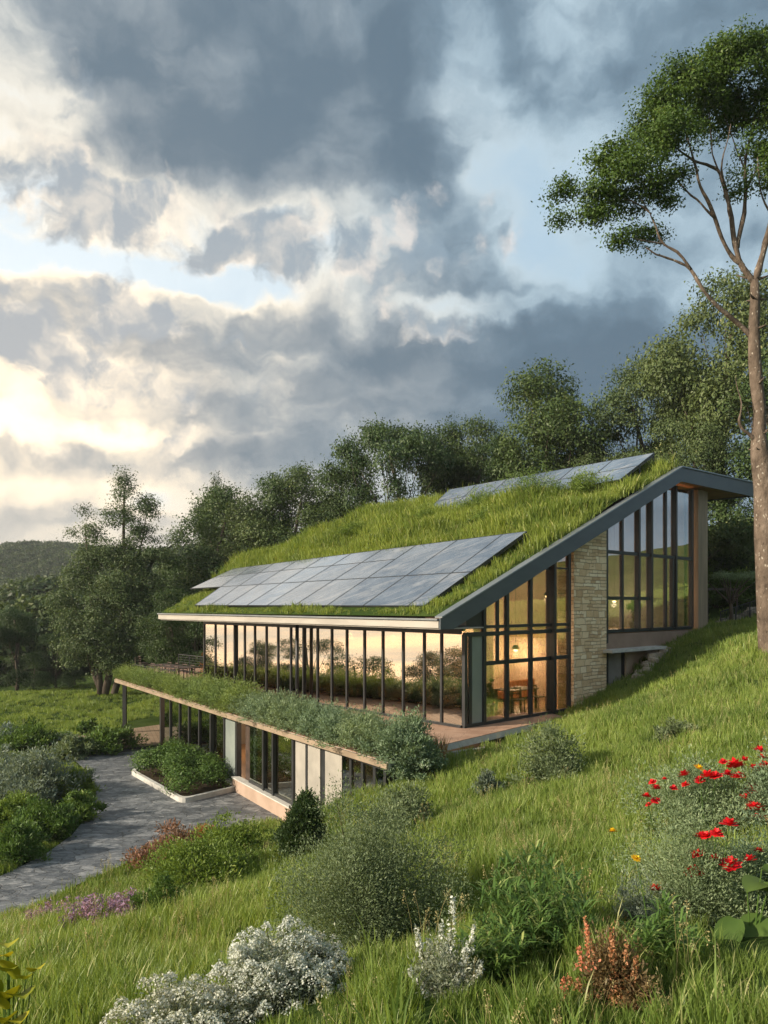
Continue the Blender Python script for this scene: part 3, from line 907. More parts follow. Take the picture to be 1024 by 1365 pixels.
def terrain(x, y):
    x = np.asarray(x, float); y = np.asarray(y, float)
    xc = np.clip(x, -58, 44); yc = np.clip(y, -12, 88)
    d = np.hypot(x - xc, y - yc)
    z0 = tps(xc, yc)
    k = sstep(0, 60, d)
    z = z0 * (1 - k) + z_far(x, y) * k
    calm = np.clip(sdist(DRIVE, x, y) / 2.0, 0, 1) * np.clip(sdist(HOUSE, x, y) / 2.5, 0, 1) * np.clip(sdist(TER, x, y) / 1.5, 0, 1) * np.clip(np.hypot(x, y) / 4, 0, 1)
    z = z + _bumps(x, y) * calm * np.exp(-d / 40)
    return z
def ground(x, y):
    """terrain with the cuts for paving, terrace and building"""
    x = np.asarray(x, float); y = np.asarray(y, float)
    z = terrain(x, y)
    sd = sdist(DRIVE, x, y)
    z = np.where(sd < 0.25, ZD - 0.06, z)
    b = np.clip((sd - 0.25) / 1.6, 0, 1); z = np.where((sd >= 0.25) & (sd < 1.85), (ZD - 0.03) * (1 - b) + z * b, z)
    sp = sdist(PATHP, x, y); z = np.where(sp < 0.3, np.minimum(z, ZD - 0.02), z)
    st = sdist(TER, x, y)
    z = np.where(st < -0.25, np.minimum(z, -4.12), z)
    z = np.where(inside(LOWER, x, y) & (st < 0.8), ZD - 0.1, z)
    # under the far part of the terrace the ground is low and open
    t_ = (x - WA.x) * WD.x + (y - WA.y) * WD.y
    z = np.where((st < 0.5) & (t_ < 12.5), np.minimum(z, ZD - 0.02), z)
    z = np.where(sdist(HOUSE, x, y) < -0.25, -7.4, z)
    z = np.where(inside(RECESS, x, y), np.minimum(z, -3.4), z)
    return z

def hit(px, py, lift=0.0):
    """where the view line through a photo pixel meets the ground"""
    d = 1.5; prev = d
    s = (px - CX) / F; q = (HY - py) / F
    ds = np.concatenate([np.arange(1.5, 40, 0.05), np.arange(40, 140, 0.25)])
    z = ground(s * ds, ds) + lift
    i = np.argmax(q * ds < z)
    dd = ds[i]
    return float(s * dd), float(dd), float(z[i] - lift)
def at(x, y): return float(ground(np.array([x]), np.array([y]))[0])

def axis(lo, hi, step, far, n):
    c = np.arange(lo, hi + 1e-6, step)
    k = (np.arange(1, n + 1) / n) ** 3
    return np.concatenate([(lo - k * (far + lo) if lo < 0 else lo - k * far)[::-1], c, hi + k * (far - hi)])
gx = axis(-30.0, 28.0, 0.28, 1200.0, 46); gy = axis(-4.0, 60.0, 0.28, 1200.0, 46)
gx = np.unique(gx); gy = np.unique(gy)
X, Y = np.meshgrid(gx, gy, indexing='xy')
Z = ground(X, Y)
nx, ny = len(gx), len(gy)
idx = np.arange(nx * ny).reshape(ny, nx)
Q = np.stack([idx[:-1, :-1], idx[:-1, 1:], idx[1:, 1:], idx[1:, :-1]], -1).reshape(-1, 4)
g = link(np_mesh('ground', np.stack([X, Y, Z], -1).reshape(-1, 3), Q, smooth=True), 'ground', M['ground'])
tag(g, kind='structure')

def flat_sheet(name, poly, z, mat, step=None):
    me = bpy.data.meshes.new(name)
    me.from_pydata([(p[0], p[1], z) for p in poly], [], [tuple(range(len(poly)))])
    me.update()
    if me.polygons[0].normal.z < 0: me.flip_normals()
    o = link(me, name, mat); tag(o, kind='structure'); return o
flat_sheet('driveway', DRIVE, ZD, M['slate'])
flat_sheet('path', PATHP, ZD + 0.035, M['path'])

# ================================================================== house
house = empty('house', A, label='long glass-walled house with grass roof, dark steep gable fascia and limestone wall on the hillside', cat='house')
SLOPE = 0.417
def top_w(v): return 3.38 + SLOPE * (v + 1.82) if v < 12.6 else 3.38 + SLOPE * 14.42 + 0.02 * (v - 12.6)
RIDGE = 12.6; CAN_END = 19.9
def uvw_attr(me, fn):
    at = me.attributes.new('uvw', 'FLOAT_VECTOR', 'CORNER')
    vals = []
    for p in me.polygons:
        for li in p.loop_indices:
            vals.extend(fn(p, me.vertices[me.loops[li].vertex_index].co, li))
    at.data.foreach_set('vector', vals)

def extrude_u(poly_vw, u0, u1):
    mb = MB(); mb.prism([H(u0, v, w) for v, w in poly_vw], [H(u1, v, w) for v, w in poly_vw]); return mb
# roof structure (sits inside the fascias)
EW = 3.36
sec = [(-1.80, 3.14), (-1.80, 3.34), (RIDGE, top_w(RIDGE) - 0.03), (RIDGE, top_w(RIDGE) - 0.42), (-1.35, 3.12)]
extrude_u(sec, -0.74, -0.05).build('roof', M['spandrel'], house, True)
extrude_u([(-1.80, 3.14), (-1.80, 3.34), (0.1, 3.75), (0.1, 3.14)], -0.049, 16.55).build('roof', M['spandrel'], house, True)
# canopy over the top end
can = [(RIDGE - 0.02, top_w(RIDGE) - 0.42), (RIDGE - 0.02, top_w(RIDGE) - 0.02), (CAN_END - 0.03, top_w(CAN_END) - 0.02), (CAN_END - 0.03, top_w(CAN_END) - 0.56)]
extrude_u(can, -0.74, 6.5).build('canopy_roof', M['timber'], house, True)
# sloping fascia on the gable: dark board, lighter cap
ft = lambda v: top_w(v) + 0.10
ftk = lambda v: 0.30 if v < -1.5 else 0.56
mb = MB()
def strip(v0, w0a, w0b, v1, w1a, w1b, ua, ub):
    mb.hexa([H(ua, v0, w0a), H(ub, v0, w0a), H(ub, v1, w1a), H(ua, v1, w1a), H(ua, v0, w0b), H(ub, v0, w0b), H(ub, v1, w1b), H(ua, v1, w1b)])
strip(-1.84, 3.08, 3.40, -1.30, 3.08, top_w(-1.30) + 0.02, -0.80, -0.742)
strip(-1.30, 3.08, top_w(-1.30) + 0.02, RIDGE, top_w(RIDGE) - 0.56, top_w(RIDGE) + 0.02, -0.80, -0.742)
mb.build('gable_fascia', M['fascia_dark'], house, True)
mb = MB(); strip(RIDGE, top_w(RIDGE) - 0.56, top_w(RIDGE) + 0.02, CAN_END, top_w(CAN_END) - 0.62, top_w(CAN_END) + 0.02, -0.80, -0.742)
mb.hexa([H(-0.80, CAN_END, top_w(CAN_END) - 0.62), H(6.5, CAN_END, top_w(CAN_END) - 0.62), H(6.5, CAN_END + .05, top_w(CAN_END) - 0.62), H(-0.80, CAN_END + .05, top_w(CAN_END) - 0.62),
         H(-0.80, CAN_END, top_w(CAN_END) + .02), H(6.5, CAN_END, top_w(CAN_END) + .02), H(6.5, CAN_END + .05, top_w(CAN_END) + .02), H(-0.80, CAN_END + .05, top_w(CAN_END) + .02)])
mb.build('canopy_fascia', M['fascia_dark'], house, True)
mb = MB()
strip(-1.84, 3.405, 3.445, RIDGE, top_w(RIDGE) + 0.024, top_w(RIDGE) + 0.075, -0.86, -0.58)
strip(RIDGE, top_w(RIDGE) + 0.024, top_w(RIDGE) + 0.075, CAN_END + .08, top_w(CAN_END) + 0.024, top_w(CAN_END) + 0.075, -0.86, 0.2)
mb.build('roof_flashing', M['fascia_cap'], house, True)
mb = MB(); mb.box(0.2, 6.5, RIDGE + 0.05, CAN_END + .05, top_w(16) + 0.03, top_w(16) + 0.08, H); mb.build('canopy_covering', M['fascia_cap'], house, True)
# eave: beige fascia, thin drip edge, soffit
MB().box(-0.738, 16.6, -1.86, -1.803, 3.12, 3.325, H).build('eave_fascia', M['fascia_beige'], house, True)
MB().box(-0.738, 16.6, -1.92, -1.70, 3.334, 3.385, H).build('gutter', M['fascia_cap'], house, True)
MB().box(-0.74, 16.5, -1.80, 0.10, 3.08, 3.115, H).build('soffit', M['fascia_beige'], house, True)

# walls and floors
def hbox(name, u0, u1, v0, v1, w0, w1, mat, parent=house):
    return MB().box(u0, u1, v0, v1, w0, w1, H).build(name, mat, parent, True)
hbox('floor', 0.05, 15.8, 0.04, 8.0, -0.20, 0.0, M['int_floor'])
hbox('floor', 0.05, 15.8, 8.0, 15.3, 2.42, 2.70, M['int_floor'])
hbox('interior_wall', 0.35, 15.7, 8.02, 8.2, -0.2, 2.41, M['int_wall'])
tp = lambda v: top_w(v) - 0.56
def wall_prism(name, u0, u1, prof, mat):
    return extrude_u(prof, u0, u1).build(name, mat, house, True)
wall_prism('end_wall', 15.6, 15.8, [(0.2, -3.2), (0.2, 3.05), (0.4, 3.2), (RIDGE - .1, tp(RIDGE) - .02), (RIDGE - .1, -3.2)], M['plaster'])
wall_prism('interior_wall', 4.6, 4.75, [(2.6, 0.0), (2.6, tp(2.6)), (8.0, tp(8.0)), (8.0, 0.0)], M['int_wall'])
wall_prism('interior_wall', 6.3, 6.45, [(8.25, 2.70), (8.25, tp(8.25)), (12.4, tp(12.4)), (15.2, tp(12.4)), (15.2, 2.7)], M['int_wall'])
wall_prism('interior_wall', 2.3, 2.75, [(3.7, 0.0), (3.7, tp(3.7)), (4.3, tp(4.3)), (4.3, 0.0)], M['int_wall'])
hbox('back_wall', 6.45, 15.6, 12.3, 12.5, -3.0, tp(12.3), M['plaster'])
hbox('back_wall', 0.4, 6.45, 15.32, 15.5, -3.0, tp(RIDGE), M['plaster'])
# ceiling lining just under the sloping roof
extrude_u([(0.15, top_w(0.15) - 0.56 - .0), (0.15, top_w(0.15) - 0.50), (RIDGE - .1, top_w(RIDGE - .1) - 0.50), (RIDGE - .1, top_w(RIDGE - .1) - 0.56)], 0.12, 15.58).build('ceiling', M['int_ceiling'], house, True)

# limestone wall on the gable
v0s, v1s = v_at(760), v_at(803.5)
sw = extrude_u([(v0s, -1.2), (v0s, top_w(v0s) - 0.40), (v1s, top_w(v1s) - 0.40), (v1s, -1.2)], -0.16, 0.5)
me = sw.mesh('stone_wall')
def face_uvw(p, co, li):
    n = p.normal; u_, v_ = uv_of(co.x, co.y)
    if abs(n.dot(U)) > 0.7: return (v_, co.z, 0)
    if abs(n.z) > 0.7: return (u_, v_, 0)
    return (u_, co.z, 0)
uvw_attr(me, face_uvw)
link(me, 'stone_wall', M['stone'], house, True)
# corner post beyond the upper glazing
hbox('corner_post', -0.22, 0.30, v_at(924.5), v_at(937), 0.6, tp(RIDGE) + 0.02, M['post_wood'])

# ---------------- curtain walls
def window(name, mat_glass, glass_poly, frames, label=None, mat_frame=None, thick=0.012):
    """glass_poly: outline points (world); frames: list of (a, b, width, depth) bars; frame is a sub-part"""
    mb = MB(); gp = [Vector(p) for p in glass_poly]
    n = (gp[1] - gp[0]).cross(gp[2] - gp[0]).normalized() * thick
    mb.prism(gp, [p + n for p in gp])
    w = mb.build(name, mat_glass, house, True)
    if label: w['label'] = label
    if frames:
        fb = MB()
        for a, b, wd, dp, up in frames: fb.bar(a, b, wd, dp, up)
        fb.build('frame', mat_frame or M['metal_dark'], w, True)
    return w

# long upper front: bays measured from the photograph
bays_px = [620.5, 588.5, 565.5, 537.5, 510.5, 486, 462.5, 442.5, 423.5, 405, 388, 371, 355.5, 340, 326.5, 313.5, 300.5, 287.5, 274.5]
us = [0.03] + [u_at(p) for p in bays_px[1:]]
us[-1] = 15.78
thick_at = {9: 0.11, 15: 0.16}
GT = 2.90
for i in range(len(us) - 1):
    a, b = us[i], us[i + 1]
    fr = []
    wl = 0.052
    tL = thick_at.get(i + 1, wl)
    fr.append((H(b - tL / 2, -0.03, 0.06), H(b - tL / 2, -0.03, GT), tL, 0.075, tuple(U)))
    fr.append((H(a, -0.03, 0.035), H(b, -0.03, 0.035), 0.07, 0.12, (0, 0, 1)))
    fr.append((H(a, -0.03, GT + .03), H(b, -0.03, GT + .03), 0.06, 0.12, (0, 0, 1)))
    window('window', M['glass_long'], [H(b, 0.0, 0.03), H(a, 0.0, 0.03), H(a, 0.0, GT), H(b, 0.0, GT)], fr)
hbox('header_beam', 0.0, 15.8, -0.05, 0.12, 2.965, 3.075, M['metal_dark'])
# round column in the middle of the long front
mb = MB(); mb.tube([HV(us[9] - .05, -0.35, 0.0), HV(us[9] - .05, -0.35, 3.02)], [0.07, 0.07], 12); mb.build('column', M['metal_dark'], house, True, True)

# gable: lower block
TR = 2.86
def gp(px, w, du=0.0): return H(du, v_at(px), w)
vb = [619.5, 645.5, 676, 707.5, 735.5, 758.5]
def roofline(v): return top_w(v) - 0.56
def gbar(va, wa, vb_, wb, wd, dp=0.13, u=-0.03):
    vert = abs(va - vb_) < 1e-6
    return (H(u, va, wa), H(u, vb_, wb), wd, dp, tuple(Vv) if vert else (0, 0, 1))
V_ = [v_at(p) for p in vb]; V_[0] = 0.0
names = []
for i in range(5):
    a, b = V_[i], V_[i + 1]
    glass = M['glass_gable']
    fr = [gbar(b - .055, 0.08, b - .055, roofline(b), 0.11 if i != 3 else 0.34), gbar(a, 0.045, b, 0.045, 0.09)]
    if i == 0: fr.append(gbar(a + .06, 0.08, a + .06, TR, 0.12))
    if i == 0: fr.append(gbar(a + .30, 0.08, a + .30, TR, 0.05))
    # transom between the storeys
    fr.append(gbar(a, TR, b, TR, 0.10)); fr.append(gbar(a, TR + 0.22, b, TR + 0.22, 0.06, 0.10))
    if i in (1, 2, 3, 4): fr.append(gbar(a, 1.93, b, 1.93, 0.055))
    if i == 1:
        m_ = v_at(662); fr.append(gbar(m_, 1.95, m_, roofline(m_) - .03, 0.055))
    if i == 3: fr.append(gbar(a, 5.0, b, 5.0, 0.035, .06))
    if i == 4: fr.append(gbar(a, 5.05, b, 5.05, 0.035, .06))
    w = window('window', glass, [H(0, a, 0.05), H(0, b, 0.05), H(0, b, roofline(b) + .05), H(0, a, roofline(a) + .05)], fr)
wn = MB(); wn.box(-0.02, 0.02, V_[0] + 0.32, V_[1] - 0.11, 0.09, TR - .05, H)
fp = wn.build('frosted_panel', M['frosted'], house, True)
mb = MB(); mb.prism([H(-.035, -1.0, 3.09), H(-.035, V_[1] - .02, 3.14), H(-.035, V_[1] - .02, roofline(V_[1]) + .03), H(-.035, -1.0, roofline(-1.0) + .0)],
                    [H(.02, -1.0, 3.09), H(.02, V_[1] - .02, 3.14), H(.02, V_[1] - .02, roofline(V_[1]) + .03), H(.02, -1.0, roofline(-1.0) + .0)])
mb.build('gable_infill', M['metal_dark'], house, True)
# gable: upper block
ub_px = [805, 829, 851, 867.5, 887, 900, 922]
V2 = [v_at(p) for p in ub_px]
WB0, WT1, WT2 = 2.72, 5.78, 4.02
for i in range(6):
    a, b = V2[i], V2[i + 1]
    wd = {0: .09, 1: .18, 2: .22, 3: .09, 4: .20, 5: .14}[i]
    fr = [gbar(b - wd / 2, WB0 + .04, b - wd / 2, min(roofline(b), roofline(RIDGE)), wd), gbar(a, WB0 + .04, b, WB0 + .04, 0.08), gbar(a, WT1, b, WT1, 0.09)]
    if i == 0: fr.append(gbar(a + .07, WB0 - .4, a + .07, roofline(a), 0.16))
    if i < 3: fr.append(gbar(a, WT2, b, WT2, 0.07))
    if i == 4: fr.append(gbar(b - wd - .12, WB0 + .06, b - wd - .12, WT1 - .05, 0.12))
    ra, rb = min(roofline(a), roofline(RIDGE)), min(roofline(b), roofline(RIDGE))
    poly = [H(0, a, WB0), H(0, b, WB0), H(0, b, rb + .05), H(0, a, ra + .05)]
    window('window', M['glass_upper'], poly, fr)
# spandrel, projecting ledge, recess below
hbox('spandrel', -0.05, 0.30, v1s + .02, v_at(924), 2.05, 2.66, M['spandrel'])
hbox('ledge', -0.55, 0.45, v1s - 0.25, v_at(872), 2.02 - .04, 2.09, M['kerb'])
d_ = hbox('door', 0.22, 0.30, v1s + .05, v_at(818), -0.6, 1.97, M['metal_dark'])
hbox('recess_panel', 0.24, 0.34, v_at(818) + .01, v_at(835.5), -0.6, 1.97, M['plaster'])
hbox('recess_panel', 0.30, 0.40, v_at(835.5) + .01, v_at(842), -0.6, 1.97, M['metal_dark'])
hbox('recess_panel', 0.24, 0.34, v_at(842) + .01, v_at(905), -0.6, 1.97, M['int_wall'])

# ---------------- terrace (part of the house)
def plan_prism(poly, z0, z1):
    mb = MB(); p = [(q[0], q[1]) for q in poly]
    ar = sum(p[i - 1][0] * p[i][1] - p[i][0] * p[i - 1][1] for i in range(len(p)))
    if ar < 0: p = p[::-1]
    mb.prism([(x, y, z0) for x, y in p], [(x, y, z1) for x, y in p]); return mb
plan_prism(TER, -3.98, -3.803).build('terrace_slab', M['kerb'], house, True)
plan_prism(TER, -3.799, -3.785).build('terrace_paving', M['deck'], house, True)
mb = MB()
ring = [TER[-1], TER[0], TER[1], TER[2]]
for a, b in zip(ring[:2], ring[1:3]):
    a = Vector(a); b = Vector(b); d = (b - a).normalized(); n = Vector((-d.y, d.x, 0))
    if n.y > 0: n = -n
    n = n * 0.06
    z0, z1 = -3.955, -3.81
    if a == Vector(TER[-1]): mb.hexa([(a.x, a.y, z0), (b.x, b.y, z0), (b.x + n.x, b.y + n.y, z0), (a.x + n.x, a.y + n.y, z0), (a.x, a.y, z1), (b.x, b.y, z1), (b.x + n.x, b.y + n.y, z1), (a.x + n.x, a.y + n.y, z1)])
    else: mb.hexa([(a.x, a.y, z0), (b.x, b.y, z0), (b.x + n.x, b.y + n.y, z0), (a.x + n.x, a.y + n.y, z0), (a.x, a.y, z1), (b.x, b.y, z1), (b.x + n.x, b.y + n.y, z1), (a.x + n.x, a.y + n.y, z1)])
mb.build('terrace_fascia', M['terrace_fascia'], house, True)
# planting trough just behind the front edge
TA = Vector(TER[0]); TB = Vector(TER[1]); TD = (TB - TA).normalized(); TN = Vector((-TD.y, TD.x, 0))
if TN.y < 0: TN = -TN
TLEN = (TB - TA).length
def TP(t, off, z): p = TA + TD * t + TN * off; return (p.x, p.y, z)
MB().hexa([TP(.1, .05, -3.78), TP(TLEN - .1, .05, -3.78), TP(TLEN - .1, 1.15, -3.78), TP(.1, .75, -3.78), TP(.1, .05, -3.70), TP(TLEN - .1, .05, -3.70), TP(TLEN - .1, 1.15, -3.70), TP(.1, .75, -3.70)]).build('planting_trough', M['soil'], house, True)
# free-standing post below the far corner
mb = MB(); mb.box(-13.52, -13.34, 38.65, 38.83, ZD - .1, -4.04); mb.build('terrace_post', M['metal_dark'], house, True)

# ---------------- lower storey
ZT = -4.05
def wbox(name, t0, t1, o0, o1, z0, z1, mat, parent=None):
    mb = MB(); mb.hexa([WP(t0, o0, z0), WP(t1, o0, z0), WP(t1, o1, z0), WP(t0, o1, z0), WP(t0, o0, z1), WP(t1, o0, z1), WP(t1, o1, z1), WP(t0, o1, z1)])
    return mb.build(name, mat, parent or house, True)
wbox('lower_floor', 0.1, WLEN - 1.0, -6.3, -0.05, ZD - 0.02, ZD + 0.03, M['int_floor'])
wbox('interior_wall', 0.05, WLEN - 1.0, -4.2, -4.0, ZD, ZT - .02, M['int_wall'])
wbox('interior_wall', WLEN - 1.0, WLEN - .85, -6.3, -0.12, ZD, ZT + .02, M['plaster'])
wbox('interior_wall', 0.0, 0.12, -4.0, -0.15, ZD, ZT - .02, M['plaster'])
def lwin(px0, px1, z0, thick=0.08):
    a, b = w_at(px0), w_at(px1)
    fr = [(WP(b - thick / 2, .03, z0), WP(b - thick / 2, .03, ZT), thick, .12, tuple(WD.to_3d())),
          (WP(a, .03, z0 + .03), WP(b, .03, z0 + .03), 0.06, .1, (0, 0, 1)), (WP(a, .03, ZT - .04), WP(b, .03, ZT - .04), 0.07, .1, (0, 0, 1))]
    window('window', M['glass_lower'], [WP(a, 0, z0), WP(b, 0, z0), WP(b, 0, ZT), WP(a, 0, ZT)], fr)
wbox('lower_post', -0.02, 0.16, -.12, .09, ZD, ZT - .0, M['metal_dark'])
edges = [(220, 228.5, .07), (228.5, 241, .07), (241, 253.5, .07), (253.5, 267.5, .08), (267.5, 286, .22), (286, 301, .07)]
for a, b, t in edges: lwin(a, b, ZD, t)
wbox('lower_panel', w_at(301), w_at(316), -.1, .02, ZD, ZT, M['frosted'])
wbox('lower_post', w_at(316) + .01, w_at(318.5), -.1, .08, ZD, ZT, M['metal_dark'])
wbox('door', w_at(318.5) + .01, w_at(326), -.5, -.42, ZD, ZT, M['frosted'])
wbox('door', w_at(326), w_at(333.5), -.12, -.04, ZD, ZT, M['furn_dark'])
ZS = -6.2
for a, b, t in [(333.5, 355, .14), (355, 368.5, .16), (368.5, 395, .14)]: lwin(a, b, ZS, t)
wbox('lower_panel', w_at(395) + .01, w_at(409), -.1, .03, ZD, ZT, M['plaster'])
wbox('lower_post', w_at(409) + .005, w_at(411.5), -.1, .05, ZD, ZT, M['metal_dark'])
wbox('lower_panel', w_at(411.5) + .01, w_at(428), -.1, .03, ZD, ZT, M['plaster'])
wbox('lower_post', w_at(428) + .005, w_at(434.5), -.2, .0, ZD, ZT, M['metal_dark'])
wbox('lower_panel', w_at(434.5) + .01, w_at(457), -.1, .03, ZD, ZT, M['plaster'])
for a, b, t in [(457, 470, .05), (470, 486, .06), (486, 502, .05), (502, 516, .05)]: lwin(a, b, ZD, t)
wbox('plinth', w_at(317), w_at(396), .02, .20, ZD - .05, ZS - .04, M['plinth'])
wbox('sill', w_at(317), w_at(396), -.02, .26, ZS - .037, ZS, M['kerb'])

# ---------------- rubble retaining wall beside the recess (own thing)
rr = np.random.default_rng(5)
rw = empty('retaining_wall', H(-0.3, 9.5, 0), label='low rubble stone retaining wall stepping up under the gable ledge', cat='retaining wall')
mb = MB()
def rock(mb, c, sx, sy, sz, rg):
    n0 = len(mb.v); pts = []
    ang = rg.uniform(0, 3)
    for k in range(2):
        for j in range(6):
            a = ang + j * math.pi / 3 + rg.uniform(-.2, .2); s = (1.0 if k == 0 else 0.82) * rg.uniform(.85, 1.1)
            pts.append((c[0] + math.cos(a) * sx * s, c[1] + math.sin(a) * sy * s, c[2] + (k - .5) * sz * rg.uniform(.85, 1.1)))
    mb.prism(pts[:6], pts[6:])
for i in range(150):
    v = rr.uniform(8.9, 13.6)
    p = HV(-0.25 - 0.45 * (1 - (v - 8.9) / 4.7) + rr.uniform(-.15, .15), v, 0)
    gz = float(terrain(np.array([p.x]), np.array([p.y]))[0])
    topz = A.z + 0.75 + (v - 8.9) / 2.2 * 1.15
    topz = min(topz, A.z + 1.96)
    z = rr.uniform(gz - .15, max(topz, gz + .12))
    rock(mb, (p.x, p.y, z), rr.uniform(.14, .30), rr.uniform(.12, .22), rr.uniform(.10, .2), rr)
o = mb.build('rubble', M['kerb'], rw, True, bevel=0.02)
M['rubble'] = basic('rubble', (0.20, 0.17, 0.13), (0.46, 0.42, 0.35), 0.9, 0, 2.5, 0.6, 0.2)
o.data.materials.clear(); o.data.materials.append(M['rubble'])

# ---------------- roof turf
def roof_h(u, v):
    """top of the turf; past the far end the planted roof runs out as a falling berm"""
    h = 3.38 + SLOPE * (v + 1.82) + 0.05
    h = h - 0.55 * np.clip(u / 20, 0, 1.2) * np.exp(-((v - 3.2) / 3.4) ** 2)
    h = h - 0.21 * np.maximum(u - 17.0, 0) ** 1.05 * sstep(3, 12, v)
    h = h + 0.10 * np.sin(u * 1.3 + v) * np.sin(v * 1.1 - .5 * u) * sstep(0, 3, v) * sstep(0, 2, u)
    # soft mound between the two arrays
    h = h + 0.30 * np.exp(-((v - 8.0) / 1.6) ** 2) * np.exp(-((u - 4) / 5.0) ** 2)
    return h
def u_max(v): return 16.5 + 0.62 * (v + 1.82) + 0.028 * (v + 1.8) ** 2
nv, nu = 90, 160
vv = np.linspace(-1.78, RIDGE - 0.02, nv); tt = np.linspace(0, 1, nu)
VVg, TTg = np.meshgrid(vv, tt, indexing='ij')
UUg = -0.56 + (u_max(VVg) + 0.56) * TTg
HH = roof_h(UUg, VVg)
Xr = A.x + U.x * UUg + Vv.x * VVg; Yr = A.y + U.y * UUg + Vv.y * VVg; Zr = A.z + HH
pts = np.stack([Xr, Yr, Zr], -1)
idx = np.arange(nv * nu).reshape(nv, nu)
Q = np.stack([idx[:-1, :-1], idx[1:, :-1], idx[1:, 1:], idx[:-1, 1:]], -1).reshape(-1, 4)
Vt = [pts.reshape(-1, 3)]; Qs = [Q]; base = nv * nu
def skirt(line_idx, zb):
    global base
    top = pts.reshape(-1, 3)[line_idx]; low = top.copy(); low[:, 2] = zb(top)
    Vt.append(low); k = len(line_idx); lo = base + np.arange(k); base += k
    Qs.append(np.stack([line_idx[:-1], line_idx[1:], lo[1:], lo[:-1]], -1))
skirt(idx[:, -1], lambda t: np.maximum(t[:, 2] - 0.16 - 9.0 * sstep(4.5, 9.0, vv), -9))
skirt(idx[-1, :], lambda t: t[:, 2] - np.where(np.arange(len(t)) < 60, 0.35, 9.0))
rt = link(np_mesh('roof_turf', np.concatenate(Vt), np.concatenate(Qs), smooth=True), 'roof_turf', M['ground'], house, True)

# ---------------- solar arrays
def solar_array(name, label, edges_fn, cells, rz):
    e = empty(name, H(*rz), label=label, cat='solar array')
    for c in cells:
        q = [edges_fn(*p) for p in c]                        # 4 corners (u,v,w) bottom-left.. in order
        P = [HV(*p) for p in q]
        cen = sum(P, Vector()) / 4
        g_ = 0.018
        P = [p + (cen - p).normalized() * g_ for p in P]
        n = (P[1] - P[0]).cross(P[3] - P[0]).normalized()
        if n.z < 0: n = -n
        mb = MB(); b = [p - n * 0.045 for p in P]
        mb.hexa([*b, *P])
        me = mb.mesh('panel')
        corner = [(0, 0), (1, 0), (1, 1), (0, 1)]
        def fn(p, co, li, P=P):
            k = min(range(4), key=lambda i: (P[i] - co).length); return (*corner[k], 0)
        uvw_attr(me, fn)
        pn = link(me, 'panel', M['solar'], e, True)
        fb = MB()
        for i in range(4):
            a, c2 = P[i], P[(i + 1) % 4]
            fb.bar(a - n * .02, c2 - n * .02, 0.028, 0.052, tuple(n))
        fb.build('frame', M['metal_dark'], pn, True)
    return e
ubot = [0.48, 1.17, 3.27, 5.17, 7.09, 8.84, 10.27, 11.8, 13.15, 14.5]
utop = [0.48, 1.54, 3.69, 5.9, 7.9, 9.9, 11.9, 13.9, 15.9, 17.9]
def arr1(i, f):
    """i = column edge (may be 10 = outer edge of the extra column), f = 0 bottom .. 1 top"""
    v = -1.2 + f * 5.08
    if i == 10:
        g2 = (f - 0.42) / 0.58; u = 18.9 + (19.7 - 18.9) * g2
    else:
        u = ubot[i] + (utop[i] - ubot[i]) * f
    wt = 6.31 - (u - 0.48) / 19.22 * 0.63
    return (u, v, 3.74 + (wt - 3.74) * f)
cells = []
rows = [0, 0.42, 0.74, 1.0]
for i in range(9):
    rs = rows if i >= 3 else [0, 0.42, 1.0]
    for a, b in zip(rs[:-1], rs[1:]): cells.append([(i, a), (i + 1, a), (i + 1, b), (i, b)])
for a, b in ((0.42, 0.74), (0.74, 1.0)): cells.append([(9, a), (10, a), (10, b), (9, b)])
solar1 = solar_array('solar_array', 'large lower solar array of slate-grey panels above the long glass front', arr1, cells, (8, 0, 3.9))
def arr2(i, f):
    n = 6; s = i / n
    u = 0.25 + s * ((11.07 - .25) * (1 - f) + (11.9 - .25) * f)
    v = 9.6 + f * 2.75
    w0 = 8.7 - s * 0.4; w1 = 10.14 - s * 0.24
    return (u, v, w0 + (w1 - w0) * f)
cells = [[(i, a), (i + 1, a), (i + 1, b), (i, b)] for i in range(6) for a, b in ((0, .5), (.5, 1.0))]
solar2 = solar_array('solar_array', 'smaller upper solar array half sunk in tall grass at the roof ridge', arr2, cells, (6, 11, 9))
# supports under both arrays
for sa, fn, cols in ((solar1, arr1, range(0, 10, 1)), (solar2, arr2, range(0, 7, 1))):
    for i in cols:
        mb = MB(); made = False
        for f in (0.12, 0.55, 0.95):
            u, v, w = fn(i, f); g_ = float(roof_h(np.array(u), np.array(v)))
            if w - 0.06 - g_ > 0.08: mb.bar(H(u, v, g_ - .1), H(u, v, w - .06), 0.06); made = True
        a = fn(i, 0.02); b = fn(i, 0.98)
        mb.bar(H(a[0], a[1], a[2] - .085), H(b[0], b[1], b[2] - .085), 0.05, 0.06)
        mb.build('support', M['metal_dark'], sa, True)


# ================================================================== trees
def tree_from(name, label, base, mesh_t, mesh_c, mat_c, mat_t, cat='tree', group=None, scale=1.0, rz=0.0):
    e = empty(name, base, rz, label, cat, group)
    e.scale = (scale, scale, scale)
    a = link(mesh_t, 'trunk', mat_t, e); b = link(mesh_c, 'crown', mat_c, e)
    return e

def px_blobs(lst, base, d):
    """(px, py, rx, ry[, depth offset[, depth radius]]) in photo pixels at distance d -> local ellipsoids"""
    out = []
    for q in lst:
        px, py, rx, ry = q[:4]; dy = q[4] if len(q) > 4 else 0.0
        k = (d + dy) / F
        rz = q[5] if len(q) > 5 else rx * k
        p = P3(px, py, d + dy)
        out.append((p[0] - base[0], p[1] - base[1], p[2] - base[2], rx * k, rz, ry * k))
    return out

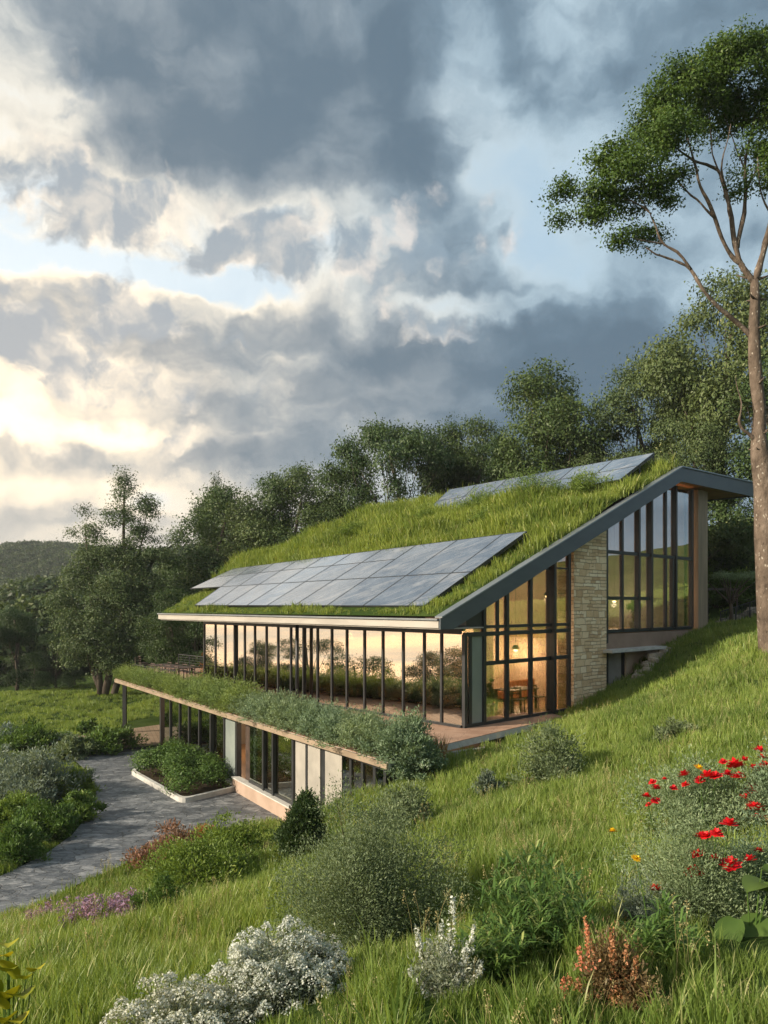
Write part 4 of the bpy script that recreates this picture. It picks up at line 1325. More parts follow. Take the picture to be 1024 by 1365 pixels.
# ---- the tall tree on the right
d = 21.0
bx, by = P3(1018, 864, d)[:2]; bz = at(bx, by) - 0.05; hb = (bx, by, bz)
blobs = px_blobs([
    (985, 95, 62, 44), (1050, 90, 60, 50), (925, 118, 48, 38), (955, 150, 50, 34, 1.2), (880, 150, 42, 36), (870, 195, 46, 36), (845, 232, 44, 34, -.5),
    (905, 180, 36, 30, -1.0), (815, 215, 30, 24), (800, 262, 34, 22), (755, 252, 24, 15), (830, 275, 34, 24, .6), (785, 292, 30, 17), (748, 290, 20, 12),
    (830, 318, 24, 17), (862, 318, 26, 14, .5), (868, 262, 26, 18), (900, 238, 22, 16), (1000, 150, 44, 26, 1.0), (1055, 150, 44, 30), (1100, 120, 60, 60),
    (1012, 205, 30, 22, .6), (985, 250, 20, 22, .3), (1040, 230, 30, 40), (905, 100, 30, 22), (960, 72, 36, 20), (1015, 60, 30, 18), (893, 270, 14, 10),
    (1110, 210, 50, 50, .5), (1000, 188, 18, 12, -.8), (1075, 50, 50, 22)], hb, d)
def HP(px, py, dd=0.0):
    p = P3(px, py, d + dd); return Vector((p[0] - hb[0], p[1] - hb[1], p[2] - hb[2]))
mb = MB()
trunk = [HP(1034, 890), HP(1031, 862), HP(1027, 800), HP(1023, 720), HP(1020, 650), HP(1013, 604), HP(1011, 580), HP(1013, 548), HP(1009, 515), HP(1006, 480), HP(1005, 440), HP(1007, 400), HP(1006, 374)]
rad = [0.50, 0.38, 0.345, 0.335, 0.30, 0.245, 0.20, 0.165, 0.175, 0.17, 0.155, 0.125, 0.115]
mb.tube(trunk, rad, 16)
def limb(pts, r0, r1, dd=None):
    n = len(pts); dd = dd or [0] * n
    P = [HP(p[0], p[1], dd[i]) for i, p in enumerate(pts)]
    # refine with a spline for smooth bends
    R = []
    for i in range(n - 1):
        p0 = P[max(i - 1, 0)]; p1 = P[i]; p2 = P[i + 1]; p3 = P[min(i + 2, n - 1)]
        for s in range(3):
            t = s / 3
            R.append(0.5 * ((2 * p1) + (-p0 + p2) * t + (2 * p0 - 5 * p1 + 4 * p2 - p3) * t * t + (-p0 + 3 * p1 - 3 * p2 + p3) * t ** 3))
    R.append(P[-1]); m = len(R)
    mb.tube(R, [.78 * (r0 + (r1 - r0) * i / (m - 1)) for i in range(m)], 8)
limb([(1006, 378), (989, 354), (980, 327), (975, 291), (969, 262), (960, 232), (948, 222), (925, 214), (903, 198)], .11, .035, [0, 0, 0, .1, .2, .3, .3, .2, .1])
limb([(988, 352), (975, 341), (962, 318), (953, 291), (944, 268), (934, 248), (925, 214), (915, 180)], .085, .03, [0, 0, -.1, -.2, -.3, -.4, -.4, -.4])
limb([(953, 291), (935, 272), (916, 255), (900, 238), (882, 228)], .045, .015, [-.2, -.2, -.1, 0, 0])
limb([(982, 330), (990, 295), (994, 262), (993, 220), (999, 190), (1007, 155)], .09, .03, [0, .2, .4, .6, .7, .7])
limb([(994, 258), (1004, 235), (1016, 215), (1030, 195)], .04, .015, [.4, .3, .2, .2])
limb([(994, 230), (984, 205), (975, 180), (965, 150)], .035, .014, [.6, .6, .6, .6])
limb([(960, 235), (950, 205), (948, 180), (945, 150)], .035, .014, [.3, .3, .3, .3])
limb([(970, 255), (962, 225), (968, 195), (975, 165)], .035, .014, [.2, 0, -.1, -.1])
limb([(1006, 376), (1014, 350), (1024, 310), (1036, 270), (1045, 220), (1060, 170)], .13, .04, [0, 0, 0, .2, .3, .5])
limb([(1030, 290), (1016, 262), (1012, 240), (1010, 210)], .045, .018, [.1, .1, 0, 0])
limb([(1004, 450), (989, 436), (970, 420), (953, 405), (934, 382), (921, 359), (898, 347), (875, 339), (862, 330)], .10, .02, [0, 0, -.1, -.2, -.3, -.3, -.3, -.3, -.3])
limb([(922, 360), (903, 336), (884, 325), (875, 305), (866, 284), (852, 262)], .055, .015, [-.3, -.3, -.2, -.2, -.1, -.1])
limb([(884, 325), (866, 322), (846, 318), (828, 312)], .03, .010, [-.2, -.2, -.2, -.2])
limb([(868, 285), (850, 272), (820, 262), (790, 262), (765, 258)], .03, .008, [-.1, 0, 0, 0, 0])
limb([(903, 198), (880, 188), (862, 190), (840, 200)], .03, .01)
limb([(1009, 592), (1000, 580), (990, 572), (985, 560), (989, 545), (984, 520), (980, 500)], .07, .008, [0, -.1, -.1, -.2, -.2, -.2, -.2])
_rg = random.Random(4)
for _i in range(26):          # broken twigs and knots
    _p = Vector(_rg.choice(trunk[2:])); _a = _rg.uniform(0, 6.28); _q = _p + Vector((math.cos(_a), math.sin(_a), _rg.uniform(.1, .6))) * _rg.uniform(.3, .55)
    mb.tube([_p, _p.lerp(_q, .6), _q], [.05, .03, .012], 6)
tm = mb.mesh('hero_trunk', True)
_co = np.empty(len(tm.vertices) * 3, np.float32); tm.vertices.foreach_get('co', _co); _co = _co.reshape(-1, 3)
_co[:, 0] += .012 * np.sin(_co[:, 2] * 9 + _co[:, 1] * 30) ; _co[:, 1] += .012 * np.cos(_co[:, 2] * 11 + _co[:, 0] * 25)
tm.vertices.foreach_set('co', _co.ravel())
cm, _ = crown_mesh('hero_crown', blobs, 90000, 0.088, 0.15, seed=11, shell=(0.35, 1.0), lower=-0.7, per=46)
tree_from('broadleaf_tree', 'tall leaning tree with bare pinkish trunk and high spreading crown beside the gable', hb, tm, cm, M['leaf_hero'], M['bark_hero'])

# ---- multi-stemmed pale tree on the left
d = 55.0
bx, by = P3(140, 922, d)[:2]; bz = at(bx, by) - 0.1; lb = (bx, by, bz)
blobs = px_blobs([
    (166, 660, 17, 24), (158, 690, 26, 18), (196, 682, 17, 22), (188, 715, 26, 20), (113, 690, 11, 18), (124, 715, 18, 18), (100, 712, 8, 8), (150, 745, 34, 26), (120, 745, 24, 20),
    (205, 742, 28, 15), (236, 722, 20, 11), (228, 752, 18, 14), (110, 780, 30, 28), (160, 790, 34, 32, -1), (205, 790, 28, 28), (80, 805, 22, 18), (92, 838, 28, 30, -1),
    (130, 845, 34, 34, -1.5), (175, 845, 32, 32), (212, 840, 24, 28), (105, 880, 24, 22), (150, 890, 26, 20, -1), (72, 800, 14, 10), (150, 800, 44, 36), (120, 860, 44, 30), (190, 815, 36, 30), (165, 870, 40, 26), (165, 640, 10, 16), (176, 735, 26, 20), (125, 750, 24, 20),  (180, 760, 26, 22)], lb, d)
def LPt(px, py, dd=0.0):
    p = P3(px, py, d + dd); return Vector((p[0] - lb[0], p[1] - lb[1], p[2] - lb[2]))
mb = MB()
for pts, r0 in (([(136, 925), (126, 900), (116, 870), (105, 830), (95, 795)], .22), ([(134, 925), (132, 890), (128, 850), (122, 800), (118, 750), (113, 700)], .24),
                ([(140, 925), (148, 890), (160, 850), (166, 800), (165, 740), (165, 690), (166, 650)], .28), ([(152, 925), (166, 880), (172, 840), (185, 790), (205, 745), (232, 725)], .26),
                ([(166, 800), (178, 760), (190, 720), (196, 680)], .12), ([(172, 840), (192, 820), (212, 800)], .1)):
    mb.tube([LPt(*p, 0.3 * i) for i, p in enumerate(pts)], [r0 * (1 - .8 * i / (len(pts) - 1)) for i in range(len(pts))], 8)
tm = mb.mesh('left_trunk', True)
cm, _ = crown_mesh('left_crown', blobs, 80000, 0.15, 0.30, seed=12, shell=(0.3, 1.0), per=46)
tree_from('pale_tree', 'tall pale green multi-stemmed tree with ragged pointed top on the left lawn', lb, tm, cm, M['leaf_soft'], M['bark'])

# ---- tree kinds used in the wood behind the house
def proto(kind, seed, n=27000, leaf=0.165):
    rg = np.random.default_rng(seed); B = []; Hh = 12.0
    if kind == 'round':
        for i in range(15):
            z = rg.uniform(0.30, 0.86); env = 3.9 * math.sin(math.pi * min(1, (z - 0.1) / 0.95)) ** 0.7
            a = rg.uniform(0, 6.28); r = env * math.sqrt(rg.uniform(0.1, 1)) * 0.72; s = rg.uniform(1.2, 2.0)
            B.append((r * math.cos(a), r * math.sin(a), z * Hh, s, s, s * rg.uniform(.6, .85)))
        B.append((0, 0, 10.4, 1.7, 1.7, 1.4))
    elif kind == 'tall':
        for i in range(15):
            z = rg.uniform(0.25, 0.92); env = 2.6 * (1.05 - z) ** 0.5 + .3
            a = rg.uniform(0, 6.28); r = env * math.sqrt(rg.uniform(0, 1)) * 0.8; s = rg.uniform(0.8, 1.5)
            B.append((r * math.cos(a), r * math.sin(a), z * Hh, s, s, s * rg.uniform(.8, 1.2)))
        B.append((0, 0, 11.0, .8, .8, 1.2))
    elif kind == 'dome':
        for i in range(15):
            a = i * 2.4; r = 4.4 * math.sqrt((i + .5) / 15); z = 10.4 - 0.20 * r * r * .6 + rg.uniform(-.3, .3); s = rg.uniform(1.0, 1.5)
            B.append((r * math.cos(a), r * math.sin(a), z, s, s, s * .6))
        for i in range(5):
            a = i * 1.3; B.append((2.6 * math.cos(a), 2.6 * math.sin(a), 6.6 + rg.uniform(-1, 1), 1.1, 1.1, .7))
    elif kind == 'cone':
        for i in range(15):
            z = 0.12 + 0.86 * i / 14; r0 = 2.2 * (1.02 - z); a = rg.uniform(0, 6.28)
            for k in range(2):
                a += 3.1; s = max(.25, r0 * .6); B.append((r0 * .45 * math.cos(a), r0 * .45 * math.sin(a), z * Hh, s, s, .65))
    elif kind == 'low':
        for i in range(16):
            z = rg.uniform(0.10, 0.82); env = 4.6 * math.sqrt(max(0.05, 1 - (z - .1) ** 2 * 1.2))
            a = rg.uniform(0, 6.28); r = env * math.sqrt(rg.uniform(0.1, 1)) * 0.75; s = rg.uniform(1.3, 2.0)
            B.append((r * math.cos(a), r * math.sin(a), z * Hh, s, s, s * .75))
    cm, C = crown_mesh('crown_' + kind, B, n, leaf, 0.33, seed=seed, shell=(0.5, 1.0), per=44)
    tips = [b[:3] for b in B]
    wob = lambda: rg.uniform(-.25, .25)
    tr = [(0, 0, -0.5), (wob(), wob(), 2.2), (wob(), wob(), 4.6), (wob() * 2, wob() * 2, 7.2), (wob() * 2, wob() * 2, 9.4)]
    tmesh = limb_mesh('trunk_' + kind, tr, 0.27, 0.10, tips, seed)
    return tmesh, cm
PR = {'round': proto('round', 21), 'round2': proto('round', 22), 'tall': proto('tall', 23), 'tall2': proto('tall', 24), 'dome': proto('dome', 25, 24000),
      'cone': proto('cone', 26, 12000), 'low': proto('low', 27, 28000), 'low2': proto('low', 28, 28000)}
mesh_cache = {}
def with_mat(me, mat):
    k = (me.name, mat.name)
    if k not in mesh_cache:
        m2 = me.copy(); m2.materials.clear(); m2.materials.append(mat); mesh_cache[k] = m2
    return mesh_cache[k]
def plant_tree(kind, px, top, d, name, label, mat='leaf_tree', group=None, rz=None, wide=1.0, base=None):
    """put a tree of this kind at distance d so that its top reaches photo row `top`"""
    if base is None:
        x, y = d * (px - CX) / F, d
    else: x, y = base
    z = at(x, y) - 0.15
    Ht = d * (HY - top) / F - z if base is None else top
    tm, cm = PR[kind]
    s = Ht / 11.35
    e = tree_from(name, label, (x, y, z), with_mat(tm, M['bark']), with_mat(cm, M[mat]), None, None, group=group, scale=s, rz=rz if rz is not None else random.Random(int(px * 7 + top)).uniform(0, 6.28))
    e.scale = (s * wide, s * wide, s)
    return e
G1 = 'trees on the slope behind the house'
wood = [
    ('round', 300, 655, 60, 'bushy tree behind the far end of the lower solar array', 'leaf_tree', .9),
    ('tall', 285, 668, 66, 'slim tree with reddish pointed tip left of the slope trees', 'leaf_tree', .7),
    ('tall2', 330, 672, 58, 'loose tree above the far left corner of the solar panels', 'leaf_soft', 1.0),
    ('round2', 365, 640, 60, 'rounded tree with two tops left of the berm crest', 'leaf_tree', .8),
    ('round', 402, 628, 58, 'bright-edged tree second left of the dome-shaped tree', 'leaf_tree', .8),
    ('low', 436, 652, 60, 'low dark tree between the rounded trees left of the dome tree', 'leaf_dark', .7),
    ('round2', 462, 630, 57, 'dark rounded tree directly left of the dome-shaped tree', 'leaf_tree', .7),
    ('dome', 521, 548, 52, 'open dome-shaped tree with sky showing through its limbs', 'leaf_tree', .66),
    ('low2', 500, 665, 60, 'dark bushy tree under the dome-shaped tree', 'leaf_dark', .8),
    ('tall', 580, 600, 55, 'narrow dark tree directly right of the dome-shaped tree', 'leaf_tree', .75),
    ('tall2', 604, 574, 56, 'pointed dark tree second right of the dome-shaped tree', 'leaf_dark', .8),
    ('round', 640, 566, 55, 'wide tree behind the left end of the upper solar array', 'leaf_tree', .7),
    ('tall', 668, 592, 52, 'dark tree squeezed left of the tallest slope tree', 'leaf_dark', .8),
    ('round2', 730, 498, 50, 'tallest round-headed slope tree above the middle of the upper solar array', 'leaf_tree', .85),
    ('low', 690, 600, 54, 'low tree filling the gap behind the upper array panels', 'leaf_tree', .7),
    ('tall2', 786, 585, 50, 'narrow tree just right of the tallest slope tree', 'leaf_tree', .8),
    ('round', 846, 492, 48, 'brown-tinged broad tree above the roof ridge', 'leaf_soft', .75),
    ('tall', 895, 486, 49, 'upright tree between the ridge and the right edge', 'leaf_tree', .8),
    ('low2', 815, 590, 46, 'low green tree behind the right end of the upper array', 'leaf_soft', .7),
    ('round2', 968, 378, 44, 'large tree behind the bare trunk on the right', 'leaf_soft', .75),
    ('low', 925, 545, 42, 'drooping light green tree above the roof canopy', 'leaf_soft', .7),
    ('low2', 1030, 470, 42, 'big dark tree at the right edge behind the trunk', 'leaf_tree', .9),
    ('low', 880, 590, 44, 'bright shrubby tree just above the gable peak', 'leaf_soft', .7),
    ('low2', 975, 640, 43, 'dark tree seen beneath the roof canopy', 'leaf_dark', .9),
    ('low', 1000, 700, 46, 'deep green tree behind the little patio fence', 'leaf_dark', .8),
    ('cone', 288, 650, 74, 'small dark conifer spire left of the slope trees', 'leaf_dark', .5),
    ('low', 240, 745, 62, 'grey-green tree between the pale tree and the roof corner', 'leaf_tree', 1.0),
    ('low2', 262, 770, 56, 'green tree just beyond the far corner of the eave', 'leaf_tree', .9),
    ('round', 225, 790, 50, 'tree behind the terrace tables below the eave', 'leaf_dark', .9),
    ('low', 1090, 560, 40, 'tree outside the right edge behind the bare trunk', 'leaf_tree', 1.0),
    ('low2', 550, 668, 66, 'back-row tree showing beneath the crowns by the dome tree', 'leaf_dark', 1.0),
    ('low', 620, 640, 66, 'back-row tree behind the left end of the upper array', 'leaf_dark', 1.0),
    ('low', 760, 610, 62, 'back-row tree behind the tallest slope tree', 'leaf_dark', 1.1),
    ('low2', 400, 690, 70, 'back-row tree behind the berm crest', 'leaf_dark', 1.0),
    ('low', 330, 720, 72, 'back-row tree behind the far end of the lower array', 'leaf_dark', 1.0),
    ('low2', 860, 600, 58, 'back-row tree behind the gable peak', 'leaf_dark', 1.1),
]
for k, px, top, d, lab, mat, wd in wood:
    plant_tree(k, px, top, d, 'conifer' if k == 'cone' else 'broadleaf_tree', lab, mat, G1, wide=wd)
G2 = 'dark trees along the left lawn'
for k, px, top, d, lab, mat, wd in [
    ('low', 22, 806, 62, 'dark spreading tree at the left edge of the lawn', 'leaf_dark', .95),
    ('low2', 75, 838, 60, 'dark tree in front of the hill just left of the pale tree', 'leaf_dark', 1.0),
    ('round', -45, 800, 58, 'dark tree cut by the left edge', 'leaf_dark', 1.0),
    ('low', 100, 872, 66, 'lowest dark tree under the pale tree', 'leaf_dark', 1.1),
    ('low', 205, 862, 64, 'dark shrubby tree behind the terrace corner', 'leaf_dark', 1.1),
    ('low2', 45, 880, 70, 'low dark tree behind the gap in the left trees', 'leaf_dark', 1.3)]:
    plant_tree(k, px, top, d, 'broadleaf_tree', lab, mat, G2, wide=wd)
# trees of the lower valley to the left: mirrored in the long glass front, and shading the drive
G3 = 'valley trees mirrored in the glass'
for i, (x, y, h, k, wd) in enumerate([(-50, 16, 10.5, 'low', 1.0), (-46, 25, 9.5, 'round', 1.0), (-56, 33, 12.5, 'low2', 1.1), (-48, 42, 9.5, 'round2', .9), (-62, 8, 10, 'low', 1.0),
                                      (-58, 52, 12.5, 'low', 1.0), (-66, 22, 13.5, 'round', 1.2), (-40, 58, 8.0, 'low2', .9), (-75, 42, 13, 'low2', 1.2)]):
    plant_tree(k, i * 31, h * .84, 0, 'broadleaf_tree', ['rounded', 'airy', 'broad', 'slim', 'squat', 'leafy', 'spreading', 'small', 'large'][i] + ' valley tree mirrored in the long glass front', 'leaf_tree', G3, wide=wd, base=(x, y))
G4 = 'trees shading the drive'
for i, (x, y, h, k) in enumerate([(-27, 6, 8.5, 'round'), (-31, 13, 9.0, 'low'), (-24, 1.5, 7.5, 'tall'), (-33, 19.5, 6.5, 'low2')]):
    plant_tree(k, i * 37 + 5, h, 0, 'broadleaf_tree', ['round', 'low', 'narrow', 'wide'][i] + ' tree outside the left edge shading the slate drive', 'leaf_tree', G4, wide=1.0, base=(x, y))

# ---- wooded hills
def far_crown(seed):
    rg = np.random.default_rng(seed)
    B = [(rg.uniform(-1.6, 1.6), rg.uniform(-1.6, 1.6), rg.uniform(2.5, 6.0), 2.0, 2.0, 1.6) for _ in range(5)]
    me, _ = crown_mesh('far_crown', B, 750, 0.7, 0.5, seed=seed, shell=(0.6, 1.0), per=14)
    return source(me, M['leaf_far'])
N = 30000
yy = 80 + (rng.uniform(0, 1, N) ** 0.75) * 440
pxs = rng.uniform(-760, 520, N); xx = yy * (pxs - CX) / F
zz = ground(xx, yy); keep = (yy > 88) | (zz < 30)
xx, yy, zz = xx[keep], yy[keep], zz[keep]
so = scatter_object('forest', np.stack([xx, yy, zz - 0.6], -1), rng.uniform(0.75, 1.5, len(xx)), rng.uniform(0, 6.28, len(xx)), [far_crown(s) for s in (1, 2, 3)],
                    'dense dark woodland covering the hills beyond the left trees', tilt=np.zeros(len(xx)))



# ================================================================== shrubs and garden plants
CLEAR = []      # (x, y, radius) kept free of meadow grass
def shrub_meshes(R, Hh, leaf, n, seed, aspect=0.45, squash=1.0, lobes=9, clump=None, shell=(0.35, 1.0), spiky=0.0, tidy=False):
    rg = np.random.default_rng(seed); B = []
    for i in range(lobes):
        a = rg.uniform(0, 6.28); r = R * math.sqrt(rg.uniform(0, 1)) * 0.55; s = R * rg.uniform(0.38, 0.58)
        z = Hh * (0.38 + 0.27 * rg.uniform(-1, 1) * (1 - r / R))
        B.append((r * math.cos(a), r * math.sin(a) * squash, z, s, s * squash, min(s, Hh * .48)))
    B.append((0, 0, Hh * .45, R * .5, R * .5 * squash, Hh * .42))
    if tidy: B = [(0, 0, Hh * .42, R * .72, R * .72, Hh * .42), (R * .1, 0, Hh * .62, R * .5, R * .5, Hh * .36), (-R * .12, -.05, Hh * .3, R * .8, R * .75, Hh * .28), (.05, .05, Hh * .8, R * .28, R * .28, Hh * .2)]
    for i in range(0 if tidy else lobes):              # outlying sprigs break the outline
        a = rg.uniform(0, 6.28); r = R * rg.uniform(.6, .95); s = R * rg.uniform(.12, .24)
        B.append((r * math.cos(a), r * math.sin(a) * squash, Hh * rg.uniform(.12, .6), s, s, s))
    for i in range(0 if tidy else max(2, lobes // 3)):
        a = rg.uniform(0, 6.28); r = R * rg.uniform(.0, .45); s = R * rg.uniform(.10, .2)
        B.append((r * math.cos(a), r * math.sin(a) * squash, Hh * rg.uniform(.85, 1.0), s, s, s * 1.2))
    clump = clump or R * 0.10
    P, o, C, sh = crown_points(B, n, clump, rg=rg, shell=shell, lower=-0.9, per=40)
    P[:, 2] = np.maximum(P[:, 2], 0.01)
    if spiky:
        k = rg.uniform(0, 1, n) < 0.25; P[k] += o[k] * (rg.uniform(0, spiky, k.sum())[:, None] + 0) * np.array([.5, .5, 1.4])
    V, Q, r = leaves(P, np.full(n, leaf * 1.25), o, rg=rg, aspect=aspect * .72, rnd=sh, radial=.8)
    cm = np_mesh('foliage', V, Q, attrs={'rnd': r})
    mb = MB(); q = random.Random(seed)
    for c in C[::max(1, len(C) // 16)][:16]:
        b = Vector((q.uniform(-.08, .08) * R, q.uniform(-.08, .08) * R, -0.08)); t = Vector(c)
        mid = b.lerp(t, .5) + Vector((0, 0, .1 * Hh))
        mb.tube(bez(b, mid, t, 5), [0.014 * max(R, .5) * (1 - .7 * i / 4) for i in range(5)], 5)
    return cm, mb.mesh('stems', True)

def shrub(px, py, wpx, hpx, mat, label, name='shrub', cat='shrub', seed=1, n=6000, leaf_px=4.0, group=None, d=None, aspect=0.45, squash=1.0, lobes=9, spiky=0.0, shell=(0.35, 1.0), sink=0.04, minleaf=0.018, tidy=False):
    if d is None: x, y, z = hit(px, py); d = y
    else: x, y = d * (px - CX) / F, d; z = at(x, y)
    k = d / F
    R = wpx * k / 2 * 1.16; Hh = hpx * k * 0.98
    leaf = max(minleaf, leaf_px * k)
    cm, sm = shrub_meshes(R, Hh, leaf, n, seed, aspect, squash, lobes, spiky=spiky, shell=shell, tidy=tidy)
    e = empty(name, (x, y + R * 0.15, z - sink), 0, label, cat, group); CLEAR.append((x, y + R * .15, R * .72))
    link(cm, 'foliage', M[mat], e); link(sm, 'stem', M['stem'], e)
    return e

shrub(488, 1256, 236, 196, 'shrub_grey', 'largest round grey-green shrub in the middle of the foreground', seed=31, n=60000, leaf_px=3.2, lobes=18, spiky=.10)
shrub(404, 1146, 70, 94, 'leaf_dark', 'small dense dark round bush in front of the beige plinth', seed=32, n=20000, leaf_px=3.4, lobes=10, tidy=True, shell=(.6, 1.0))
shrub(540, 1112, 112, 66, 'shrub_grey', 'loose pale green shrub above the largest grey-green shrub', seed=33, n=9000, spiky=.12)
shrub(552, 1052, 74, 80, 'shrub_silver', 'rounded silvery bush at the near end of the terrace planting', seed=34, n=13000, d=18.2, shell=(.5, 1.0))
shrub(735, 1050, 98, 82, 'shrub_grey', 'airy grey-green shrub standing alone on the sunny slope', seed=35, n=7500, spiky=.2)
shrub(650, 1060, 40, 40, 'shrub_blue', 'tiny bluish shrub low in the meadow left of the lone slope shrub', seed=36, n=1800, spiky=.1)
shrub(900, 985, 60, 26, 'shrub_grey', 'faint flat grey shrub high in the meadow', seed=60, n=1800)
shrub(312, 1160, 100, 76, 'shrub_green', 'bright green bush nearest the drive below the plinth', seed=37, n=11000, lobes=10)
shrub(262, 1190, 150, 72, 'shrub_green', 'wide lime green bush in front of the pink-tipped plant', seed=38, n=14000, lobes=12)
shrub(215, 1216, 70, 50, 'shrub_deep', 'low dark green bush beside the purple flowers', seed=39, n=6000)
shrub(228, 1153, 110, 44, 'shrub_pink', 'low spreading shrub with pink-red tips along the drive edge', seed=40, n=9000, lobes=10)
shrub(275, 1128, 56, 26, 'shrub_rust', 'small brown-red shrub right of the pink-tipped plant', seed=41, n=3200)
# left bed
G = 'bushes in the left bed'
for i, (px, py, w, h, mat, lab) in enumerate([
    (45, 1075, 130, 72, 'shrub_blue', 'large silvery blue bush at the back of the left bed'),
    (0, 1062, 90, 60, 'shrub_blue', 'silvery bush cut by the left edge behind the green bed'),
    (92, 1062, 60, 38, 'shrub_green', 'green bush at the right tip of the left bed'),
    (106, 1096, 50, 44, 'shrub_deep', 'dark bush where the bed bulges into the drive'),
    (60, 1118, 80, 56, 'shrub_deep', 'dark green bush in the middle of the left bed'),
    (18, 1150, 76, 56, 'shrub_deep', 'darkest bush in the lower left of the bed'),
    (12, 1105, 70, 50, 'shrub_green', 'light green bush at the left edge above the darkest bush'),
    (92, 1012, 60, 30, 'shrub_grey', 'small grey bush at the far corner of the left bed'),
    (40, 1000, 80, 34, 'shrub_deep', 'dark low bush behind the silvery blue one'),
    (8, 1000, 50, 34, 'shrub_blue', 'bluish bush at the left edge near the lawn')]):
    shrub(px, py, w, h, mat, lab, seed=70 + i, n=int(5200 + w * 45), group=G)
shrub(140, 1003, 76, 34, 'shrub_deep', 'low spreading shrub between the drive and the brown path', seed=42, n=6500)
shrub(120, 980, 34, 20, 'shrub_deep', 'tiny dark bush at the end of the brown path', seed=43, n=1800)
shrub(74, 992, 44, 18, 'shrub_blue', 'small blue-grey bush by the far bend of the drive', seed=44, n=1800)

# kerbed island with its shrub
K0 = Vector(on_z(172, 1031, ZD)); K1 = Vector(on_z(243, 1072, ZD)); K2 = Vector(on_z(321, 1053, ZD)); K3 = K0 + (K2 - K1)
isl = empty('planter_island', ((K0.x + K2.x) / 2, (K0.y + K2.y) / 2, ZD), label='kerbed planting island with pale concrete rim on the slate drive', cat='planter')
def rounded(P, r, n=5):
    out = []
    for i in range(4):
        p = P[i]; a = (P[i - 1] - p).normalized(); b = (P[(i + 1) % 4] - p).normalized()
        for t in range(n + 1):
            s = t / n; out.append((p + a * r * (1 - s) ** 2 + b * r * s ** 2))
    return out
def offset_in(P, w):
    c = sum(P, Vector((0, 0))) / 4; out = []
    for i in range(4):
        p = P[i]; a = (P[i - 1] - p).normalized(); b = (P[(i + 1) % 4] - p).normalized()
        s = abs(a.x * b.y - a.y * b.x); out.append(p + (a + b) * (w / max(s, .3)))
    return out
OP = rounded([K0, K1, K2, K3], .45); IP = rounded(offset_in([K0, K1, K2, K3], .14), .38)
mb = MB(); kn = len(OP)
for i in range(kn):
    j = (i + 1) % kn
    mb.quad((*OP[i], ZD - .02), (*OP[j], ZD - .02), (*OP[j], ZD + .17), (*OP[i], ZD + .17))
    mb.quad((*OP[i], ZD + .17), (*OP[j], ZD + .17), (*IP[j], ZD + .17), (*IP[i], ZD + .17))
    mb.quad((*IP[i], ZD + .17), (*IP[j], ZD + .17), (*IP[j], ZD - .02), (*IP[i], ZD - .02))
mb.build('kerb', M['kerb'], isl, True, bevel=0.015)
mb = MB(); mb.poly([(*p, ZD + .11) for p in IP]); mb.build('soil', M['soil'], isl, True)
cen = (K0 + K1 + K2 + K3) / 4
rg = np.random.default_rng(9); B = []
e1 = (K2 - K1); e0 = (K0 - K1)
for i in range(34):
    s, t = rg.uniform(.12, .88), rg.uniform(.12, .88); p = K1 + e1 * s + e0 * t - cen
    hh = 0.45 + 0.75 * (1 - max(abs(s - .45), abs(t - .6)) * 1.7) + rg.uniform(-.1, .15)
    B.append((p.x, p.y, hh * .5, .55, .55, max(.3, hh * .6)))
cm, C = crown_mesh('foliage', B, 30000, .085, .13, seed=10, lower=-.3)
e = empty('shrub', (cen.x, cen.y, ZD + .12), 0, 'dense green shrub mass filling the kerbed island', 'shrub')
link(cm, 'foliage', M['shrub_deep'], e)
mb = MB()
for c in C[::30]: mb.tube([(c[0], c[1], -.05), (c[0] * .98, c[1] * .98, max(.1, c[2] - .1))], [.02, .008], 5)
mb.build('stem', M['stem'], e)
# dark strip edging behind the far drive
mb = MB(); q0 = Vector((*on_z(150, 1004, ZD + .02), ZD + .04)); q1 = Vector((*on_z(219, 993, ZD + .02), ZD + .04)); mb.bar(q0, q1, .10, .12)
tag(mb.build('kerb_edging', M['metal_dark'], None), 'thin dark edging along the brown path by the drive', 'edging')

# planting along the terrace edge
sets = {}
for key, (mat, spk, ls) in {'a': ('edge_green', .25, .055), 'b': ('edge_green', .2, .05), 'c': ('shrub_silver', .12, .048), 'd': ('shrub_silver', .1, .048)}.items():
    cm, sm = shrub_meshes(.62, .72, ls, 5200, 90 + ord(key), .4, spiky=spk, lobes=8)
    cm.materials.append(M[mat]); sm.materials.append(M['stem']); sets[key] = (cm, sm)
T_ = 0.45; i = 0; rgp = random.Random(3)
labs = {'a': ('grassy light green plant in the far half of the terrace edge planting', 'far plants of the terrace edge planting'),
        'b': ('grey-green bush midway along the terrace edge planting', 'middle plants of the terrace edge planting'),
        'c': ('silvery bush in the near half of the terrace edge planting', 'near plants of the terrace edge planting'),
        'd': ('silvery bush in the near half of the terrace edge planting', 'near plants of the terrace edge planting')}
while T_ < TLEN - .15:
    f = T_ / TLEN
    key = 'a' if f < .40 else ('b' if f < .62 else rgp.choice('cd'))
    s = 0.82 + 0.50 * f + rgp.uniform(-.08, .1)
    for row in range(2 if f > .35 else 1):
        p = TP(T_ + rgp.uniform(-.1, .1), .22 + row * .58 + rgp.uniform(-.05, .05), -3.72)
        e = empty('edge_plant' if key == 'a' else 'edge_bush', p, rgp.uniform(0, 6.28), labs[key][0], 'shrub', labs[key][1])
        e.scale = (s, s, s * rgp.uniform(.85, 1.15))
        link(sets[key][0], 'foliage', None, e); link(sets[key][1], 'stem', None, e)
    T_ += 0.62 * s
